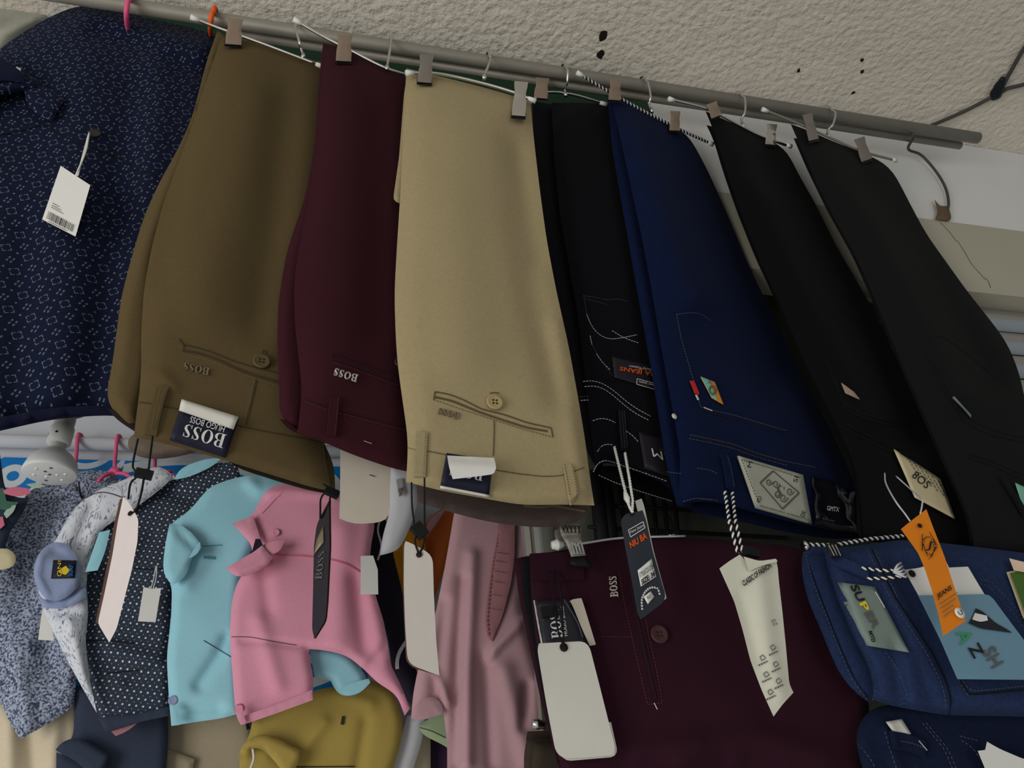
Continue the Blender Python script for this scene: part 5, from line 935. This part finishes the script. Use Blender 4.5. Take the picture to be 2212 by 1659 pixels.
T2 = thing('price_tag', 'plain white tag pinned on the pink shirt beside the black garment', 'tag', far.hit(800, 1250, .30), 'small white tags on the far shirts'); piece(T2, 'card', [(779, 1201), (806, 1200), (816, 1230), (817, 1284), (779, 1284)], M['paper'], .275, .001, 3, sm=0)
T, sf = garment('shirt', 'light blue sleeve cuff showing below the pink shirt', .20, [(666, 1390), (700, 1396), (750, 1410), (778, 1440), (799, 1470), (796, 1482), (778, 1500), (738, 1507), (724, 1494), (714, 1470), (680, 1464)], M['cyan'], thick=.03, rpx=16, base=(740, 1500)); piece(T, 'cuff', [(736, 1500), (732, 1490), (744, 1478), (796, 1466), (800, 1474), (792, 1486), (776, 1499), (744, 1505)], M['cyan'], .222, .006, 6)
# black, white, amber and orange garments
T, sf = garment('polo_shirt', 'black collared top with white edging beside the pink shirt', .17, [(806, 1100), (836, 1120), (850, 1200), (872, 1290), (886, 1420), (910, 1470), (900, 1530), (880, 1520), (850, 1470), (838, 1380), (812, 1290), (796, 1218)], M['jet'], base=(880, 1520)); piece(T, 'collar', [(808, 1130), (822, 1128), (822, 1190), (814, 1214), (800, 1216), (800, 1170)], M['jet'], .20, .012)
strip('edging', sf, [(818, 1138), (812, 1160), (824, 1190), (814, 1222)], .004, M['white'], T, .03, .001); strip('edging', sf, [(878, 1386), (862, 1408), (856, 1432), (858, 1446)], .007, M['white'], T, .003, .001)
T, sf = garment('shirt', 'white garment with a small printed label between the black and amber tops', .225, [(840, 1006), (890, 1014), (906, 1070), (890, 1130), (862, 1190), (820, 1200), (828, 1150), (842, 1110)], M['white'], base=(840, 1190)); lb = piece(T, 'printed_label', [(856, 1036), (868, 1032), (874, 1068), (862, 1074)], M['grey_card'], .246, .001, 3, sm=0); letters('label_lettering', lb, 'SIM', [(863, 1072), (873, 1066), (870, 1052), (860, 1058)], M['ink'], lb.o, .002)
T, sf = garment('shirt', 'bright amber yellow top beside the black collared top', .12, [(866, 1130), (892, 1136), (920, 1160), (920, 1240), (886, 1340), (866, 1324), (846, 1260), (842, 1206)], M['amber'], base=(870, 1330), folds=[([(850, 1220), (870, 1260)], 8, -.008)])
T, sf = garment('shirt', 'burnt orange top behind the grey swing tag', .08, [(905, 1150), (940, 1104), (986, 1090), (1000, 1110), (970, 1200), (936, 1300), (906, 1300)], M['rust_c'], base=(920, 1290)); piece(T, 'pale_lapel', [(918, 1140), (940, 1106), (962, 1100), (946, 1128), (922, 1158)], M['rose'], .105, .006, 5)
T, sf = garment('shirt', 'dark navy top peeking beside the dusty rose cardigan', .045, [(976, 1090), (1000, 1100), (990, 1160), (966, 1200), (960, 1170)], M['slate'], base=(970, 1190))
# dusty rose cardigan
T, sf = garment('long_cardigan', 'dusty rose long cardigan with a scalloped front edge beside the metal post', .30, [(984, 1090), (1040, 1086), (1150, 1110), (1150, 1180), (1130, 1240), (1122, 1300), (1140, 1380), (1160, 1450), (1176, 1550), (1196, 1700), (966, 1700), (966, 1600), (958, 1540), (930, 1550), (900, 1560), (888, 1552), (892, 1500), (904, 1440), (940, 1330), (960, 1230), (974, 1150)], M['rose'], folds=[([(1000, 1250), (990, 1400), (980, 1650)], 12, -.012), ([(1020, 1200), (1010, 1450), (1010, 1650)], 14, .014), ([(1050, 1420), (1060, 1650)], 14, -.010), ([(960, 1300), (940, 1500)], 12, -.010), ([(1130, 1340), (1070, 1400), (1058, 1420)], 10, .016), ([(1090, 1450), (1140, 1640)], 22, .014), ([(1140, 1480), (1130, 1570)], 12, -.014), ([(940, 1450), (970, 1520)], 8, .010)], base=(1060, 1650))
piece(T, 'front_band', [(1076, 1128), (1112, 1134), (1112, 1200), (1104, 1260), (1086, 1330), (1062, 1386), (1050, 1372), (1046, 1340), (1054, 1280), (1062, 1220), (1072, 1170)], M['rose_dk'], .322, .008, 5); strip('scallop_edge', sf, [(1074, 1160), (1064, 1210), (1054, 1280), (1047, 1340), (1052, 1380)], .003, M['rose_dk'], T, .012, .002, dash=(.005, .003))
piece(T, 'cuff', [(888, 1552), (892, 1528), (914, 1506), (936, 1502), (958, 1520), (958, 1542), (930, 1550), (902, 1560)], M['rose'], .318, .010, 6)
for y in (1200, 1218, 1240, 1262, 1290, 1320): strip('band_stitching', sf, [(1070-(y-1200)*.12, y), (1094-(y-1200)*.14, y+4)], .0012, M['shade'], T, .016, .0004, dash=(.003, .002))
# lower row
lw = 'shirts on the lower far row'
T, sf = garment('trousers', 'ivory trousers hanging below the mottled grey shirt', .05, [(-60, 1500), (40, 1520), (170, 1500), (172, 1760), (-60, 1760)], M['ivory'], folds=[([(60, 1560), (80, 1700)], 20, -.012), ([(20, 1560), (20, 1700)], 20, .012), ([(120, 1540), (110, 1700)], 20, .012)], group=lw, base=(60, 1650))
T, sf = garment('shirt', 'dark slate shirt with a folded collar below the dotted shirt', .09, [(160, 1480), (220, 1490), (360, 1500), (364, 1600), (350, 1760), (116, 1760), (122, 1640), (160, 1590)], M['slate'], group=lw, base=(240, 1650)); piece(T, 'collar', [(120, 1620), (130, 1604), (160, 1592), (180, 1596), (238, 1632), (226, 1662), (214, 1690), (158, 1640), (130, 1628)], M['slate'], .125, .02, 9); piece(T, 'neck_opening', [(122, 1625), (156, 1640), (200, 1672), (200, 1720), (120, 1720)], M['slate'], .115, .01, 8)
T, sf = garment('shirt', 'sand beige shirt with a folded collar beside the mustard shirt', .045, [(352, 1540), (440, 1540), (540, 1530), (550, 1600), (530, 1760), (330, 1760), (340, 1640)], M['sand'], group=lw, base=(430, 1650)); piece(T, 'collar', [(310, 1640), (318, 1622), (340, 1612), (364, 1618), (420, 1640), (412, 1690), (380, 1690), (340, 1650)], M['sand'], .066, .014, 9); strip('button_hole', sf, [(534, 1562), (537, 1576)], .006, M['thread_b'], T, .002, .001)
T, sf = garment('shirt', 'mustard yellow collared shirt under the pink shirt', .13, [(545, 1556), (600, 1536), (680, 1490), (740, 1480), (800, 1466), (850, 1490), (872, 1560), (864, 1612), (836, 1700), (830, 1760), (516, 1760), (518, 1620), (540, 1590)], M['mustard'], folds=[([(700, 1560), (640, 1640)], 16, .010), ([(790, 1560), (770, 1680)], 14, -.008), ([(740, 1500), (800, 1520)], 16, .008)], group=lw, base=(690, 1650))
piece(T, 'collar', [(516, 1640), (520, 1610), (545, 1590), (570, 1584), (600, 1594), (630, 1612), (652, 1620), (650, 1640), (640, 1660), (620, 1680), (590, 1640), (560, 1612), (536, 1616), (524, 1640)], M['mustard'], .17, .022, 8); piece(T, 'neck_opening', [(520, 1640), (536, 1612), (560, 1610), (592, 1640), (625, 1690), (620, 1760), (520, 1760)], M['mustard'], .150, .008, 8); strip('button_hole', sf, [(742, 1548), (739, 1566)], .006, M['brown'], T, .002, .001); line(T, sf, [(640, 1657), (766, 1656)], 'brown')
tube('neck_string', [far.hit(546, 1618, .19), far.hit(548, 1640, .19), far.hit(540, 1665, .19), far.hit(540, 1690, .19)], .0022, M['white_plastic'], T)
T, sf = garment('shirt', 'white shirt edge beside the mustard shirt', .10, [(864, 1600), (880, 1546), (920, 1540), (912, 1600), (880, 1700), (830, 1700)], M['white'], group=lw, base=(860, 1650))
T, sf = garment('shirt', 'pale ivory patterned shirt beneath the mint sleeve', .06, [(884, 1560), (930, 1550), (930, 1760), (870, 1760)], M['ivory'], group=lw, base=(900, 1650))
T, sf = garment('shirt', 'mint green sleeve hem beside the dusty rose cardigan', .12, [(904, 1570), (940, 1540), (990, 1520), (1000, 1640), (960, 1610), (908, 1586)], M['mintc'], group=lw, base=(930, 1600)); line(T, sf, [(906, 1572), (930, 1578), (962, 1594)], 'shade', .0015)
T, sf = garment('shirt', 'dark purple garment below the mint sleeve', .02, [(918, 1590), (1000, 1600), (1000, 1760), (912, 1760)], M['purple'], group=lw, base=(950, 1655))
# white speckled round thing on the wall over the pipe
T = thing('wall_boss', 'round grey and brown mottled plaster lump on the far white wall above the pipe', 'plaster boss', far.hit(330, 990)); mm = mat('mottled_plaster', (122, 108, 96), .8, noise=.6, nscale=16, bump=.6, bscale=40)
blob('lump', [(270, 955), (285, 935), (340, 925), (440, 940), (440, 970), (400, 984), (350, 992), (315, 992), (285, 982), (272, 970)], far, mm, T, .06, 24, off=.105, step=8)
# pink plastic hangers on the pipe
for (hx, hy, bx, by, lab) in ((164, 978, 150, 1030, 'pink plastic hanger over the mottled grey shirt'), (250, 974, 250, 1022, 'pink plastic hanger holding the white floral shirt'), (337, 992, 360, 1026, 'pink plastic hanger at the dotted shirt collar')):
    T = thing('plastic_hanger', lab, 'hanger', far.hit(bx, by, .1), 'pink hangers on the far pipe')
    c_ = far.hit(hx, 985, .035); c_[2] = 2.462; u_ = np.array([0, 0, 1.]); k_ = -.04 if hx < 200 else 0.
    tube('hook', [c_+.0215*(far.n*math.cos(a)+u_*math.sin(a)) for a in (2.6, 2.1, 1.5, .9, .3)]+[far.hit(hx-2, hy+24, .075), far.hit(bx-1, by-8, .105+k_), far.hit(bx, by, .12+k_)], .0042, M['pink_plastic'], T)
    tube('shoulder_bar', [far.hit(bx-38, by+18, .135+k_), far.hit(bx-22, by+4, .13+k_), far.hit(bx, by, .12+k_), far.hit(bx+20, by+2, .13+k_), far.hit(bx+36, by+12, .135+k_)], .0042, M['pink_plastic'], T)
    tube('collar_ring', [far.hit(bx-8, by-6, .115+k_), far.hit(bx, by-4, .12+k_), far.hit(bx+8, by-6, .115+k_)], .007, M['pink_plastic'], T)
# lamps
LT = lathe
def led_bulb(label, c):
    T = thing('led_bulb', label, 'lamp', c)
    dn = (0, 0, -1); K = .70
    def lathe(n_, pr, c_, *r): return LT(n_, [(x*K, y*K) for x, y in pr], c_, *r)
    lathe('bulb_holder', [(.004, -.012), (.017, -.010), (.018, .0), (.0175, .014), (.020, .018), (.020, .05), (.017, .052)], c, dn, M['lamp_plastic'], T, 28)
    lathe('mount_disc', [(.005, -.044), (.030, -.040), (.032, -.024), (.016, -.010)], c, dn, M['green_plastic'], T, 24)
    lathe('bulb_body', [(.013, .05), (.014, .06), (.018, .066), (.030, .076), (.040, .090), (.0445, .106), (.0445, .112), (.042, .1135)], c, dn, M['lamp_plastic'], T, 36)
    fc = lathe('diffuser', [(.0425, .110), (.042, .1122), (.03, .1128), (.001, .1130)], c, dn, M['lamp_face'], T, 36)
    for i, (r, a) in enumerate(((.0, 0), (.012, .4), (.012, 2.5), (.012, 4.6), (.026, .2), (.026, 1.2), (.026, 2.3), (.026, 3.3), (.026, 4.3), (.026, 5.3))):
        lathe('led_chip', [(.0028, 0), (.0028, .0012), (.0005, .0014)], np.array(c)+np.array([K*r*math.cos(a), K*r*math.sin(a), -.1130*K]), dn, M['led'] if i % 3 else M['ink_grey'], fc, 8)
    for a in (3.9, 4.9): lathe('vent_hole', [(.0026, 0), (.0024, .0004)], np.array(c)+np.array([K*.0197*math.cos(a), K*.0197*math.sin(a), -.036*K]), (math.cos(a), math.sin(a), 0), M['dark'], T, 8)
    tube('flex', [np.array(c)+[0, 0, .03], np.array(c)+[0, 0, .2], [c[0], c[1], ZC]], .003, M['white_plastic'], T)
    return T
M['lamp_face'] = mat('lamp_face', (138, 138, 136), .45, noise=.05, bump=0); M['led'] = mat('led_chip', (235, 235, 230), .4, noise=0, bump=0)
led_bulb('unlit white bulb with a drilled grey face hanging below the navy shirt hem', far.hit(141, 908, .78))
